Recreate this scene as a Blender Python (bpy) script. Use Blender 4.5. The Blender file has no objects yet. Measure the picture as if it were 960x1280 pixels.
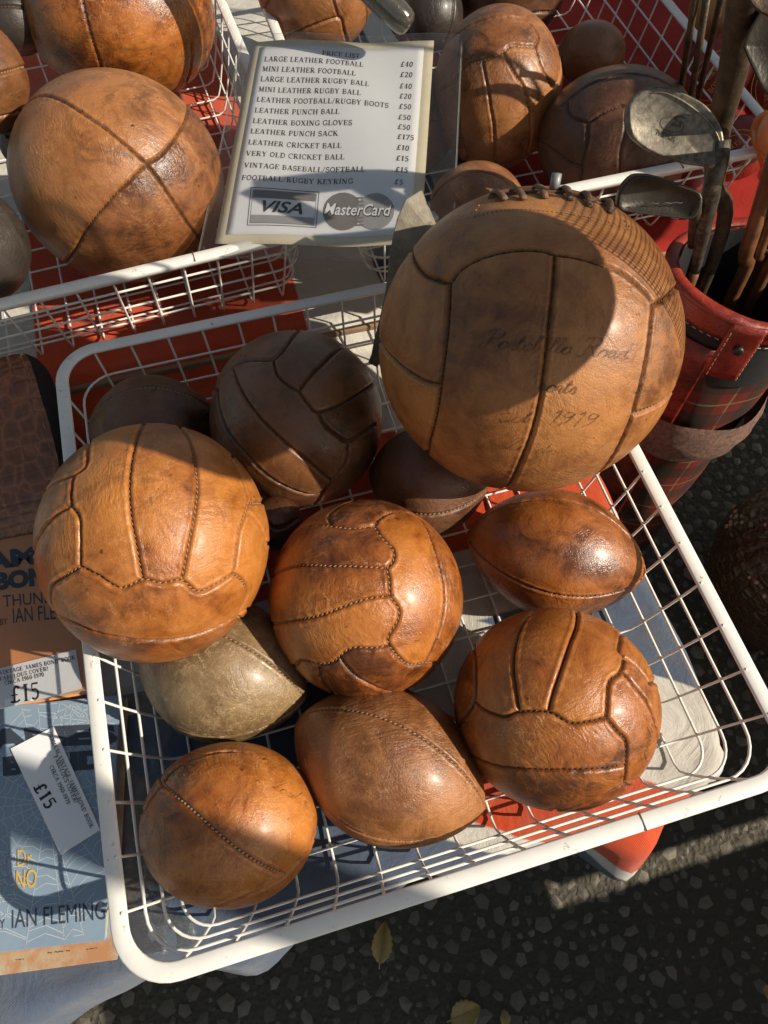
import bpy, bmesh, math, random
import numpy as np
from mathutils import Matrix, Vector
random.seed(7); RNG = np.random.default_rng(7)
scene = bpy.context.scene
COL = scene.collection

# ------------------------------------------------------------------ camera
def rot3(a, b, c):
    ca, sa, cb, sb, cc, sc = math.cos(a), math.sin(a), math.cos(b), math.sin(b), math.cos(c), math.sin(c)
    X = np.array([[1, 0, 0], [0, ca, -sa], [0, sa, ca]])
    Z1 = np.array([[cb, -sb, 0], [sb, cb, 0], [0, 0, 1]])
    Z2 = np.array([[cc, -sc, 0], [sc, cc, 0], [0, 0, 1]])
    return Z2 @ X @ Z1
CAM = np.array([-0.0855, -0.3116, 0.6546]); FPX = 940.75
CR = rot3(0.4875, 0.00699, -0.28366)
cd = bpy.data.cameras.new('camera'); cam = bpy.data.objects.new('camera', cd); COL.objects.link(cam)
M4 = Matrix.Identity(4)
for i in range(3):
    for j in range(3): M4[i][j] = CR[i][j]
    M4[i][3] = CAM[i]
cam.matrix_world = M4
cd.sensor_width = 36; cd.sensor_fit = 'AUTO'; cd.lens = 36 * FPX / 1280
cd.clip_start = 0.01; cd.clip_end = 500
scene.camera = cam
# ------------------------------------------------------------------ world, sun
SUN = np.array([.685, -.44, .58]); SUN /= np.linalg.norm(SUN)
w = bpy.data.worlds.new('World'); scene.world = w; w.use_nodes = True
nt = w.node_tree; nt.nodes.clear()
sky = nt.nodes.new('ShaderNodeTexSky'); sky.sky_type = 'NISHITA'; sky.sun_disc = False
sky.sun_elevation = math.asin(SUN[2]); sky.sun_rotation = math.atan2(SUN[0], SUN[1])
bg = nt.nodes.new('ShaderNodeBackground'); bg.inputs[1].default_value = 0.10
wo = nt.nodes.new('ShaderNodeOutputWorld')
tn = nt.nodes.new('ShaderNodeMix'); tn.data_type = 'RGBA'; tn.blend_type = 'MULTIPLY'; tn.inputs[0].default_value = 1; tn.inputs[7].default_value = (1.0, .88, .70, 1)   # hazy, slightly warm air
nt.links.new(sky.outputs[0], tn.inputs[6]); nt.links.new(tn.outputs[2], bg.inputs[0]); nt.links.new(bg.outputs[0], wo.inputs[0])
sl = bpy.data.lights.new('sun', 'SUN'); sl.energy = 5.0; sl.angle = math.radians(.5); sl.color = (1, .90, .76)
so = bpy.data.objects.new('sun', sl); COL.objects.link(so)
so.rotation_euler = Vector(SUN).to_track_quat('Z', 'Y').to_euler()
vs = scene.view_settings
vs.view_transform = 'Standard'; vs.look = 'None'; vs.exposure = 0.25; vs.gamma = 1
vs.use_curve_mapping = False
scene.cycles.max_bounces = 5; scene.cycles.diffuse_bounces = 3; scene.cycles.glossy_bounces = 3; scene.cycles.transparent_max_bounces = 8

# ------------------------------------------------------------------ helpers
def ray(px, py):
    d = CR @ np.array([(px - 480) / FPX, -(py - 640) / FPX, -1.]); return d / np.linalg.norm(d)
def at(px, py, z):                       # photograph point -> world point at height z
    d = ray(px, py); return CAM + d * (z - CAM[2]) / d[2]
def atd(px, py, d): return CAM + ray(px, py) * d
def tag(o, label=None, cat=None, group=None, kind=None):
    if label: o['label'] = label
    if cat: o['category'] = cat
    if group: o['group'] = group
    if kind: o['kind'] = kind
    return o
def empty(name, loc, label=None, cat=None, group=None, rz=0):
    o = bpy.data.objects.new(name, None); COL.objects.link(o); o.location = loc; o.rotation_euler = (0, 0, rz)
    o.empty_display_size = .02
    return tag(o, label, cat, group)
def mesh_obj(name, V, Fc, mat, parent=None, smooth=True, mats=None, mi=None):
    me = bpy.data.meshes.new(name)
    me.from_pydata([tuple(map(float, v)) for v in V], [], [tuple(map(int, f)) for f in Fc])
    me.update()
    if mats:
        for m in mats: me.materials.append(m)
        me.polygons.foreach_set('material_index', mi)
    elif mat: me.materials.append(mat)
    me.polygons.foreach_set('use_smooth', [smooth] * len(me.polygons))
    o = bpy.data.objects.new(name, me); COL.objects.link(o)
    if parent: o.parent = parent
    return o
def tube(P, r, n=8, cap=True, flat=None):
    """verts, faces of a tube along P; r scalar or list; flat=(w,h) scale of section, or None"""
    P = np.array(P, float); m = len(P); r = np.broadcast_to(np.array(r, float), (m,))
    T = np.gradient(P, axis=0); T /= np.linalg.norm(T, axis=1)[:, None] + 1e-12
    a = np.array([0, 0, 1.]) if abs(T[0][2]) < .9 else np.array([1., 0, 0])
    N = []; u = a - T[0] * (a @ T[0]); u /= np.linalg.norm(u)
    for i in range(m):
        u = u - T[i] * (u @ T[i]); u /= np.linalg.norm(u); N.append(u)
    N = np.array(N); B = np.cross(T, N); V = []
    fw, fh = flat or (1, 1)
    for i in range(m):
        for k in range(n):
            t = 2 * math.pi * k / n
            V.append(P[i] + r[i] * (math.cos(t) * N[i] * fh + math.sin(t) * B[i] * fw))
    Fc = [(i * n + k, i * n + (k + 1) % n, (i + 1) * n + (k + 1) % n, (i + 1) * n + k) for i in range(m - 1) for k in range(n)]
    if cap: Fc += [tuple(range(n))[::-1], tuple((m - 1) * n + k for k in range(n))]
    return V, Fc
class MB:
    def __init__(s): s.V = []; s.F = []
    def add(s, V, Fc):
        o = len(s.V); s.V += [tuple(v) for v in V]; s.F += [tuple(i + o for i in f) for f in Fc]; return s
    def box(s, c, d, Rm=None):
        c = np.array(c); h = np.array(d) / 2
        V = [np.array([x, y, z]) * h for x in (-1, 1) for y in (-1, 1) for z in (-1, 1)]
        if Rm is not None: V = [Rm @ v for v in V]
        return s.add([c + v for v in V], [(0, 1, 3, 2), (4, 6, 7, 5), (0, 4, 5, 1), (2, 3, 7, 6), (0, 2, 6, 4), (1, 5, 7, 3)])
    def build(s, name, mat, parent=None, smooth=False): return mesh_obj(name, s.V, s.F, mat, parent, smooth)
def bevel(o, w, seg=2):
    m = o.modifiers.new('bevel', 'BEVEL'); m.width = w; m.segments = seg; m.limit_method = 'ANGLE'; return o
def catmull(P, step, closed=False):
    P = [np.array(p, float) for p in P]; out = []
    n = len(P)
    for i in range(n - 1):
        p1, p2 = P[i], P[i + 1]; p0 = P[i - 1] if i else 2 * p1 - p2; p3 = P[i + 2] if i + 2 < n else 2 * p2 - p1
        k = max(1, int(np.linalg.norm(p2 - p1) / step))
        for j in range(k):
            t = j / k
            out.append(.5 * (2 * p1 + (p2 - p0) * t + (2 * p0 - 5 * p1 + 4 * p2 - p3) * t * t + (3 * p1 - p0 - 3 * p2 + p3) * t ** 3))
    out.append(P[-1]); return np.array(out)

# ------------------------------------------------------------------ materials
class NT:
    def __init__(s, name):
        s.m = bpy.data.materials.new(name); s.m.use_nodes = True; s.t = s.m.node_tree; s.t.nodes.clear()
        s.out = s.n('ShaderNodeOutputMaterial')
    def n(s, typ, **k):
        o = s.t.nodes.new(typ)
        for a, b in k.items():
            if a.startswith('_'): o.inputs[a[1:].replace('_', ' ')].default_value = b
            else: setattr(o, a, b)
        return o
    def l(s, a, b): s.t.links.new(a, b)
    def noise(s, vec, scale, detail=4, rough=.6, dist=0):
        o = s.n('ShaderNodeTexNoise'); o.inputs['Scale'].default_value = scale; o.inputs['Detail'].default_value = detail
        o.inputs['Roughness'].default_value = rough; o.inputs['Distortion'].default_value = dist
        if vec is not None: s.l(vec, o.inputs['Vector'])
        return o
    def ramp(s, fac, stops):
        o = s.n('ShaderNodeValToRGB'); e = o.color_ramp.elements
        while len(e) < len(stops): e.new(.5)
        for q, (p, c) in zip(e, stops):
            q.position = p; q.color = (c, c, c, 1) if not hasattr(c, '__len__') else (*c, 1)
        s.l(fac, o.inputs[0]); return o
    def mix(s, fac, a, b, mode='MIX'):
        o = s.n('ShaderNodeMix', data_type='RGBA', blend_type=mode)
        for v, i in ((fac, 0), (a, 6), (b, 7)):
            if isinstance(v, (int, float)): o.inputs[i].default_value = v
            elif isinstance(v, tuple): o.inputs[i].default_value = (*v, 1)
            else: s.l(v, o.inputs[i])
        return o.outputs[2]
    def math(s, op, a, b=0, c=0):
        o = s.n('ShaderNodeMath', operation=op)
        for i, v in enumerate((a, b, c)):
            if isinstance(v, (int, float)): o.inputs[i].default_value = v
            else: s.l(v, o.inputs[i])
        return o.outputs[0]
    def bump(s, h, strength, dist, prev=None):
        o = s.n('ShaderNodeBump'); o.inputs['Strength'].default_value = strength; o.inputs['Distance'].default_value = dist
        s.l(h, o.inputs['Height'])
        if prev is not None: s.l(prev, o.inputs['Normal'])
        return o.outputs[0]
    def bsdf(s, col, rough, normal=None, metal=0, spec=.5, coat=0, **kw):
        p = s.n('ShaderNodeBsdfPrincipled')
        for k, v in (('Base Color', col), ('Roughness', rough), ('Metallic', metal), ('Specular IOR Level', spec), ('Coat Weight', coat)):
            if isinstance(v, (int, float)): p.inputs[k].default_value = v
            elif isinstance(v, tuple): p.inputs[k].default_value = (*v, 1)
            else: s.l(v, p.inputs[k])
        for k, v in kw.items(): p.inputs[k.replace('_', ' ')].default_value = v
        if normal is not None: s.l(normal, p.inputs['Normal'])
        s.l(p.outputs[0], s.out.inputs[0]); return p

def leather(name, light, mid, dark, rough=.36, crease=.5, grain=1.0, worn=(.56, .29, .115), stain=.6, coat=.16, seed=0, craze=0.):
    t = NT(name); tc = t.n('ShaderNodeTexCoord'); oi = t.n('ShaderNodeObjectInfo')
    off = t.n('ShaderNodeVectorMath', operation='ADD'); t.l(tc.outputs['Object'], off.inputs[0]); off.inputs[1].default_value = (seed * 1.7, seed * .9, seed * 2.3)
    of2 = t.n('ShaderNodeVectorMath', operation='SCALE'); t.l(oi.outputs['Random'], of2.inputs[3]); of2.inputs[0].default_value = (3.1, 5.7, 4.3)     # every panel cut from another piece of hide
    of3 = t.n('ShaderNodeVectorMath', operation='ADD'); t.l(off.outputs[0], of3.inputs[0]); t.l(of2.outputs[0], of3.inputs[1])
    v = off.outputs[0]; vp = of3.outputs[0]
    big = t.noise(v, 10, 5, .62, .6); mid_n = t.noise(vp, 30, 7, .72, 1.0); fine = t.noise(vp, 280, 4, .7)
    mot = t.math('ADD', t.math('MULTIPLY', big.outputs[0], .60), t.math('MULTIPLY', mid_n.outputs[0], .40))
    mot = t.math('ADD', mot, t.math('MULTIPLY', t.math('SUBTRACT', oi.outputs['Random'], .5), .17))
    base = t.ramp(mot, [(.37, dark), (.46, mid), (.58, light), (.74, tuple(min(1, c * 1.15) for c in light))]).outputs[0]
    base = t.mix(t.math('MULTIPLY', t.ramp(fine.outputs[0], [(.35, 0), (.7, 1)]).outputs[0], .16), base, dark)
    # grain cells
    vo = t.n('ShaderNodeTexVoronoi', feature='DISTANCE_TO_EDGE'); vo.inputs['Scale'].default_value = 420
    dn = t.noise(vp, 60, 3, .6); dv = t.n('ShaderNodeVectorMath', operation='MULTIPLY_ADD')
    t.l(dn.outputs[1], dv.inputs[0]); dv.inputs[1].default_value = (.012, .012, .012); t.l(vp, dv.inputs[2]); t.l(dv.outputs[0], vo.inputs['Vector'])
    gr = t.ramp(vo.outputs[0], [(0, 0), (.14, 1)]).outputs[0]
    # hide wrinkles: fine ridges running one way per panel, in patches
    rv = t.n('ShaderNodeVectorRotate', rotation_type='AXIS_ANGLE'); t.l(vp, rv.inputs['Vector']); rv.inputs['Axis'].default_value = (.3, .5, .8); t.l(t.math('MULTIPLY', oi.outputs['Random'], 40), rv.inputs['Angle'])
    wn = t.noise(vp, 22, 3, .6); w2 = t.n('ShaderNodeVectorMath', operation='MULTIPLY_ADD'); t.l(wn.outputs[1], w2.inputs[0]); w2.inputs[1].default_value = (.02, .02, .02); t.l(rv.outputs[0], w2.inputs[2])
    mw = t.n('ShaderNodeMapping'); t.l(w2.outputs[0], mw.inputs[0]); mw.inputs['Scale'].default_value = (55, 420, 160)
    wr = t.noise(mw.outputs[0], 1, 3, .55); wpatch = t.ramp(t.noise(v, 14, 2, .5).outputs[0], [(.42, .1), (.62, 1)]).outputs[0]
    wrk = t.math('MULTIPLY', wr.outputs[0], wpatch)
    # crazed surface: pale cracks in two sizes, warped, broken up
    n2 = t.noise(vp, 26, 5, .72); wv = t.n('ShaderNodeVectorMath', operation='MULTIPLY_ADD'); t.l(n2.outputs[1], wv.inputs[0]); wv.inputs[1].default_value = (.045, .045, .045); t.l(vp, wv.inputs[2])
    crs = []
    for scl, wd, lo, hi, ns in ((70, .055, .50, .66, 13), (160, .09, .56, .70, 19)):
        sc = t.n('ShaderNodeMapping'); t.l(wv.outputs[0], sc.inputs[0]); sc.inputs['Scale'].default_value = (1, 2.0, .75); sc.inputs['Rotation'].default_value = (.5 + seed, .3, .8 * seed)
        v2 = t.n('ShaderNodeTexVoronoi', feature='DISTANCE_TO_EDGE'); v2.inputs['Scale'].default_value = scl; t.l(sc.outputs[0], v2.inputs['Vector'])
        cr = t.ramp(v2.outputs[0], [(0, 1), (wd, 0)]).outputs[0]; patch = t.ramp(t.noise(v, ns, 3, .6).outputs[0], [(lo - craze, 0), (hi - craze, 1)]).outputs[0]
        brk = t.ramp(t.noise(vp, scl * 1.3, 2, .5).outputs[0], [(.38, 0), (.62, 1)]).outputs[0]; crs.append(t.math('MULTIPLY', t.math('MULTIPLY', cr, patch), brk))
    crm = t.math('MAXIMUM', crs[0], crs[1])
    base = t.mix(t.math('MULTIPLY', crm, min(1, crease * 1.1)), base, worn)
    ms = t.n('ShaderNodeMapping'); t.l(wv.outputs[0], ms.inputs[0]); ms.inputs['Scale'].default_value = (26, 300, 60); ms.inputs['Rotation'].default_value = (seed, .7, seed * 2)
    scr = t.ramp(t.noise(ms.outputs[0], 1, 2, .5).outputs[0], [(.70, 0), (.76, 1)]).outputs[0]
    base = t.mix(t.math('MULTIPLY', scr, .4 * crease), base, worn)
    # stains and specks with a shape of their own
    sn = t.ramp(t.noise(v, 14, 8, .74, .9).outputs[0], [(.53, 0), (.68, 1)]).outputs[0]
    base = t.mix(t.math('MULTIPLY', sn, stain), base, tuple(c * .5 for c in dark))
    sp = t.ramp(t.noise(vp, 130, 2, .5).outputs[0], [(.72, 0), (.76, 1)]).outputs[0]
    base = t.mix(t.math('MULTIPLY', sp, stain * 1.3), base, tuple(c * .35 for c in dark))
    rg = t.math('ADD', t.math('MULTIPLY', t.ramp(mid_n.outputs[0], [(.35, 0), (.65, 1)]).outputs[0], .22), rough - .09)
    rg = t.math('ADD', rg, t.math('MULTIPLY', crm, .2))
    nb = t.bump(gr, .18 * grain, .0006)
    nb = t.bump(crm, -.45, .0010, nb)
    nb = t.bump(wrk, .55, .0022, nb)
    nb = t.bump(fine.outputs[0], .18 * grain, .0010, nb)
    nb = t.bump(mid_n.outputs[0], .38, .004, nb)
    t.bsdf(base, rg, nb, spec=.5, coat=coat, Coat_Roughness=.25)
    return t.m

def simple(name, col, rough=.5, metal=0, noise=.25, scale=60, bump=.2, bd=.001, dark=None, spec=.5, coat=0):
    t = NT(name); tc = t.n('ShaderNodeTexCoord'); v = tc.outputs['Object']
    a = t.noise(v, scale, 6, .65); b = t.noise(v, scale * 6, 3, .6)
    c2 = dark or tuple(c * .5 for c in col)
    base = t.mix(t.math('MULTIPLY', t.ramp(a.outputs[0], [(.35, 0), (.7, 1)]).outputs[0], noise * 2), col, c2)
    rg = t.math('ADD', t.math('MULTIPLY', b.outputs[0], .2), rough - .1)
    nb = t.bump(b.outputs[0], bump, bd, t.bump(a.outputs[0], bump, bd * 3))
    t.bsdf(base, rg, nb, metal=metal, spec=spec, coat=coat); return t.m

def coated(name):      # white plastic-coated wire, scuffed
    t = NT(name); tc = t.n('ShaderNodeTexCoord'); v = tc.outputs['Object']
    a = t.noise(v, 30, 6, .7); d = t.noise(v, 95, 5, .75)
    base = t.mix(t.ramp(a.outputs[0], [(.4, 0), (.75, .5)]).outputs[0], (.80, .78, .72), (.66, .62, .54))
    base = t.mix(t.ramp(d.outputs[0], [(.63, 0), (.70, .85)]).outputs[0], base, (.34, .25, .16))
    t.bsdf(base, .38, t.bump(d.outputs[0], .12, .001), spec=.4); return t.m

M = {}
M['tan'] = leather('tan_leather', (.45, .168, .034), (.31, .098, .017), (.11, .031, .006), .36, .7, seed=1)
M['caramel'] = leather('caramel_leather', (.43, .148, .026), (.28, .082, .013), (.085, .023, .005), .34, .85, seed=2)
M['amber'] = leather('amber_leather', (.46, .165, .030), (.32, .096, .015), (.11, .031, .006), .30, .8, seed=3, craze=.07)
M['brown'] = leather('brown_leather', (.29, .115, .036), (.175, .064, .019), (.07, .025, .009), .36, .5, worn=(.4, .22, .11), seed=4)
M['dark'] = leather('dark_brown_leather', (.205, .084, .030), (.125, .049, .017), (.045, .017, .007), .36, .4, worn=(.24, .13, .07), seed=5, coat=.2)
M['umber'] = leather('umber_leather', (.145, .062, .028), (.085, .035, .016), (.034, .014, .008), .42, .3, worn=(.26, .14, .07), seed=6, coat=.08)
M['olive'] = leather('olive_leather', (.24, .155, .074), (.155, .096, .043), (.07, .040, .018), .33, 1.5, worn=(.42, .31, .16), seed=7, craze=.14)
M['dusty'] = leather('dusty_tan_leather', (.43, .19, .068), (.32, .128, .040), (.18, .064, .018), .38, .6, 1.6, worn=(.56, .34, .18), stain=.3, seed=8, craze=.05)
M['big'] = leather('saddle_leather', (.42, .175, .050), (.28, .104, .027), (.13, .044, .012), .42, .3, 1.3, stain=.5, seed=9, coat=.1)
M['russet'] = leather('russet_leather', (.35, .142, .044), (.22, .080, .023), (.085, .029, .010), .35, .6, stain=.7, seed=12)
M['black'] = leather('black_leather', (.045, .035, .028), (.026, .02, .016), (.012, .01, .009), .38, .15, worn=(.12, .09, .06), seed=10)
M['red_leather'] = leather('red_leather', (.34, .040, .020), (.22, .022, .012), (.09, .010, .007), .34, .3, worn=(.45, .13, .08), seed=11)
M['thread_dark'] = simple('dark_waxed_thread', (.10, .052, .026), .6, scale=300)
M['thread_tan'] = simple('tan_thread', (.34, .19, .10), .6, scale=300)
M['thread_pale'] = simple('pale_thread', (.50, .34, .22), .6, scale=300)
M['lace'] = simple('leather_lace', (.16, .085, .045), .55, scale=200, bump=.5)
def stamp_mat():
    t = NT('faded_stamp_ink'); tc = t.n('ShaderNodeTexCoord'); n = t.noise(tc.outputs['Object'], 160, 5, .75); n3 = t.noise(tc.outputs['Object'], 30, 2, .5)
    p_ = t.bsdf((.085, .038, .016), .5); f = t.ramp(t.math('ADD', t.math('MULTIPLY', n.outputs[0], .6), t.math('MULTIPLY', n3.outputs[0], .4)), [(.42, .03), (.62, .62)]).outputs[0]; t.l(f, p_.inputs['Alpha']); return t.m
M['stamp'] = stamp_mat()
M['wire'] = coated('white_coated_wire')
M['gold'] = simple('gold_foil_print', (.62, .42, .13), .35, .7, scale=200)
M['steel'] = simple('tarnished_steel', (.27, .24, .185), .44, .55, noise=.55, scale=150, dark=(.10, .088, .07), bump=.12)
M['neck'] = simple('worn_steel_neck', (.15, .13, .10), .45, .5, noise=.7, scale=90, dark=(.045, .038, .03), bump=.4)
M['steel_dark'] = simple('blackened_steel', (.055, .048, .038), .42, .5, noise=.4, scale=60, dark=(.03, .027, .022), bump=.25)
M['seam_shade'] = simple('dark_seam_shade', (.040, .020, .011), .6, noise=.3, scale=300)  # dark colour of the strip that deepens the shade in the ball seams
M['rusty'] = simple('rusty_steel', (.12, .085, .055), .55, .6, noise=.5, scale=45, dark=(.035, .026, .018), bump=.5)
M['shaft'] = simple('hickory_shaft', (.20, .085, .035), .42, noise=.45, scale=35, dark=(.06, .025, .012), bump=.3, coat=.3)
M['engrave'] = simple('engraved_recess', (.10, .088, .07), .6, .5)
M['ink'] = simple('black_print_ink', (.028, .026, .026), .5, noise=.1)
M['ink_brown'] = simple('brown_print_ink', (.085, .075, .060), .6, noise=.2)
M['ink_grey'] = simple('grey_print_ink', (.38, .37, .36), .6, noise=.1)
M['ink_mid'] = simple('mid_grey_print_ink', (.24, .22, .20), .6, noise=.1)
M['paper'] = simple('white_paper', (.82, .82, .82), .6, noise=.04, scale=20, bump=.05)
M['cream'] = simple('cream_card', (.72, .64, .46), .6, noise=.12, scale=25, bump=.08)
M['blue_cover'] = simple('blue_book_cover', (.24, .32, .40), .38, noise=.15, scale=16, dark=(.12, .17, .25), bump=.1, coat=.25)
M['web'] = simple('pale_web_print', (.50, .55, .58), .5, noise=.1)
M['yellow'] = simple('yellow_print', (.62, .40, .08), .5, noise=.1)
M['blue_print'] = simple('dark_blue_print', (.045, .055, .075), .45, noise=.2, scale=30)
M['orange_cover'] = simple('terracotta_book_cover', (.42, .18, .11), .36, noise=.3, scale=12, dark=(.30, .15, .12), bump=.1, coat=.25)
M['orange_band'] = simple('orange_book_cover', (.80, .32, .12), .38, noise=.2, scale=20, bump=.1, coat=.25)
M['map_cover'] = simple('map_book_cover', (.45, .39, .27), .5, noise=.8, scale=45, dark=(.42, .21, .10), bump=.1)
M['pages'] = simple('old_book_pages', (.50, .40, .26), .8, noise=.3, scale=90)
M['leaf'] = simple('dry_yellow_leaf', (.50, .36, .12), .6, noise=.3, scale=50, dark=(.35, .22, .08), bump=.4)
M['orange'] = simple('orange_plastic_cord', (.85, .20, .03), .38, noise=.15, scale=40)
M['lining'] = simple('black_lining_cloth', (.012, .012, .014), .8, scale=100)
M['wood'] = simple('plain_timber', (.28, .18, .10), .7, noise=.4, scale=14, bump=.4)
M['strap'] = simple('worn_grey_strap', (.27, .235, .17), .6, noise=.45, scale=60, dark=(.14, .12, .085), bump=.5)
M['grey_metal'] = simple('grey_painted_metal', (.25, .25, .24), .5, .3)
def croc(name, light, dark, cell=55, vec_scale=(1, .7, 1), rough=.25, strength=1):
    t = NT(name); tc = t.n('ShaderNodeTexCoord'); mp = t.n('ShaderNodeMapping'); t.l(tc.outputs['Object'], mp.inputs[0]); mp.inputs['Scale'].default_value = vec_scale
    n = t.noise(mp.outputs[0], 18, 3, .6); wv = t.n('ShaderNodeVectorMath', operation='MULTIPLY_ADD')
    t.l(n.outputs[1], wv.inputs[0]); wv.inputs[1].default_value = (.012, .012, .012); t.l(mp.outputs[0], wv.inputs[2])
    vo = t.n('ShaderNodeTexVoronoi', feature='DISTANCE_TO_EDGE'); vo.inputs['Scale'].default_value = cell; vo.inputs['Randomness'].default_value = .55
    t.l(wv.outputs[0], vo.inputs['Vector'])
    e = t.ramp(vo.outputs[0], [(0, 0), (.07, .6), (.22, 1)]).outputs[0]
    a = t.noise(tc.outputs['Object'], 40, 5, .7)
    base = t.mix(a.outputs[0], light, dark); base = t.mix(t.math('MULTIPLY', t.math('SUBTRACT', 1, e), .6), base, tuple(min(1, c * 1.7) for c in light))
    t.bsdf(base, rough, t.bump(a.outputs[0], .2, .002, t.bump(e, strength, .004)), coat=.3); return t.m
M['croc'] = croc('crocodile_leather', (.24, .085, .034), (.11, .038, .017), 60, strength=.2)
M['croc_dark'] = croc('dark_crocodile_leather', (.10, .045, .018), (.035, .016, .009), 50, (1, 1, 1), .3)

def plastic(name, tint=(.99, .99, .98), amt=.16, rough=.12, wr=22, ws=.8):
    t = NT(name); tc = t.n('ShaderNodeTexCoord')
    n = t.noise(tc.outputs['Object'], wr, 6, .7, 1.5)
    nb = t.bump(n.outputs[0], ws, .006)
    tr = t.n('ShaderNodeBsdfTransparent'); tr.inputs[0].default_value = (*tint, 1)
    gl = t.n('ShaderNodeBsdfGlossy'); gl.inputs['Roughness'].default_value = rough; t.l(nb, gl.inputs['Normal'])
    df = t.n('ShaderNodeBsdfDiffuse'); df.inputs[0].default_value = (.6, .6, .57, 1); t.l(nb, df.inputs['Normal'])
    m1 = t.n('ShaderNodeMixShader'); m1.inputs[0].default_value = .3; t.l(gl.outputs[0], m1.inputs[1]); t.l(df.outputs[0], m1.inputs[2])
    fr = t.n('ShaderNodeFresnel'); fr.inputs[0].default_value = 1.40
    f = t.math('ADD', t.math('MULTIPLY', fr.outputs[0], .6 if amt > .05 else .5), amt if amt > .05 else .02)
    m2 = t.n('ShaderNodeMixShader'); t.l(f, m2.inputs[0]); t.l(tr.outputs[0], m2.inputs[1]); t.l(m1.outputs[0], m2.inputs[2])
    t.l(m2.outputs[0], t.out.inputs[0]); return t.m
M['sleeve'] = plastic('clear_plastic_sleeve', amt=.03, wr=14, ws=.5)
M['crinkle'] = plastic('crinkled_cellophane', amt=.12, wr=38, ws=1.0, rough=.08)

def flag_cloth():
    """union flag sewn from denim, cotton and red twill: the colours follow the flat cloth (UV map = metres)"""
    t = NT('union_flag_cloth'); uv = t.n('ShaderNodeUVMap'); uv.uv_map = 'flat'
    wn = t.noise(uv.outputs[0], 30, 2, .5); wv = t.n('ShaderNodeVectorMath', operation='MULTIPLY_ADD'); t.l(wn.outputs[1], wv.inputs[0]); wv.inputs[1].default_value = (.006, .006, 0); t.l(uv.outputs[0], wv.inputs[2])
    sp = t.n('ShaderNodeSeparateXYZ'); t.l(wv.outputs[0], sp.inputs[0]); x, y = sp.outputs[0], sp.outputs[1]
    def step(v, e=.0015):
        return t.math('MULTIPLY', t.math('MINIMUM', t.math('MAXIMUM', t.math('ADD', t.math('MULTIPLY', v, 1 / (2 * e)), .5), 0), 1), 1)
    def rng(v, a, b): return t.math('MULTIPLY', step(t.math('SUBTRACT', v, a)), step(t.math('SUBTRACT', b, v)))
    nz = t.noise(uv.outputs[0], 25, 5, .65)
    denim = t.mix(nz.outputs[0], (.055, .078, .125), (.11, .145, .205)); white = t.mix(nz.outputs[0], (.56, .53, .46), (.70, .66, .58)); red = t.mix(nz.outputs[0], (.50, .052, .014), (.68, .088, .016))
    navy = (.03, .04, .065)
    col = denim
    dg = t.math('ADD', y, t.math('MULTIPLY', x, .68))          # diagonal coordinate
    col = t.mix(rng(dg, -.27, .0), col, white)
    col = t.mix(t.math('MULTIPLY', rng(dg, -.243, -.132), step(t.math('SUBTRACT', x, .005))), col, red)
    # keep the lower left quarter denim
    col = t.mix(t.math('MULTIPLY', step(t.math('SUBTRACT', -.02, x)), step(t.math('SUBTRACT', -.06, y))), col, denim)
    col = t.mix(rng(y, -.065, .02), col, white)
    col = t.mix(rng(y, .02, .20), col, red)
    col = t.mix(t.math('MULTIPLY', step(t.math('SUBTRACT', y, .20)), step(t.math('SUBTRACT', x, -.02))), col, white)
    col = t.mix(t.math('MULTIPLY', rng(x, .12, .25), step(t.math('SUBTRACT', y, .33))), col, navy)
    col = t.mix(t.math('MULTIPLY', rng(x, -.42, -.33), step(t.math('SUBTRACT', y, .0))), col, white)
    col = t.mix(t.math('MULTIPLY', rng(x, -.333, .008), step(t.math('SUBTRACT', y, .05))), col, red)
    col = t.mix(t.math('MULTIPLY', step(t.math('SUBTRACT', -.432, x)), step(t.math('SUBTRACT', 0, y))), col, white)
    # weave
    wa = t.n('ShaderNodeTexWave', wave_type='BANDS', bands_direction='DIAGONAL'); wa.inputs['Scale'].default_value = 330; wa.inputs['Distortion'].default_value = .6; t.l(uv.outputs[0], wa.inputs[0])
    col = t.mix(t.math('MULTIPLY', wa.outputs[0], .30), col, (.02, .02, .03), 'MIX')
    dirt = t.ramp(t.noise(uv.outputs[0], 9, 6, .7).outputs[0], [(.5, 0), (.75, .5)]).outputs[0]
    col = t.mix(dirt, col, (.16, .13, .10))
    nb = t.bump(wa.outputs[0], .4, .0008); nb = t.bump(t.noise(uv.outputs[0], 16, 6, .65, 1.0).outputs[0], .45, .010, nb)
    p = t.bsdf(col, .85, nb, spec=.2, Sheen_Weight=.15); return t.m
M['flag'] = flag_cloth()
M['red_cloth'] = simple('dark_red_cloth', (.33, .022, .014), .85, noise=.3, scale=18, bump=.3, bd=.002, spec=.2)

def tartan():
    t = NT('tartan_cloth'); uv = t.n('ShaderNodeUVMap'); uv.uv_map = 'flat'
    sp = t.n('ShaderNodeSeparateXYZ'); t.l(uv.outputs[0], sp.inputs[0])
    def band(v, p, a, b):
        m = t.math('MODULO', t.math('ADD', v, 10), p); return t.math('MULTIPLY', t.math('GREATER_THAN', m, a), t.math('LESS_THAN', m, b))
    c = (.15, .026, .019)
    for v in (sp.outputs[0], sp.outputs[1]):
        c = t.mix(t.math('MULTIPLY', band(v, .07, .0, .028), .62), c, (.025, .03, .022))
        c = t.mix(t.math('MULTIPLY', band(v, .07, .046, .049), .8), c, (.20, .15, .07))
    wa = t.n('ShaderNodeTexWave'); wa.inputs['Scale'].default_value = 200; t.l(uv.outputs[0], wa.inputs[0])
    t.bsdf(c, .9, t.bump(wa.outputs[0], .4, .001), spec=.15); return t.m
M['tartan'] = tartan()
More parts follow.
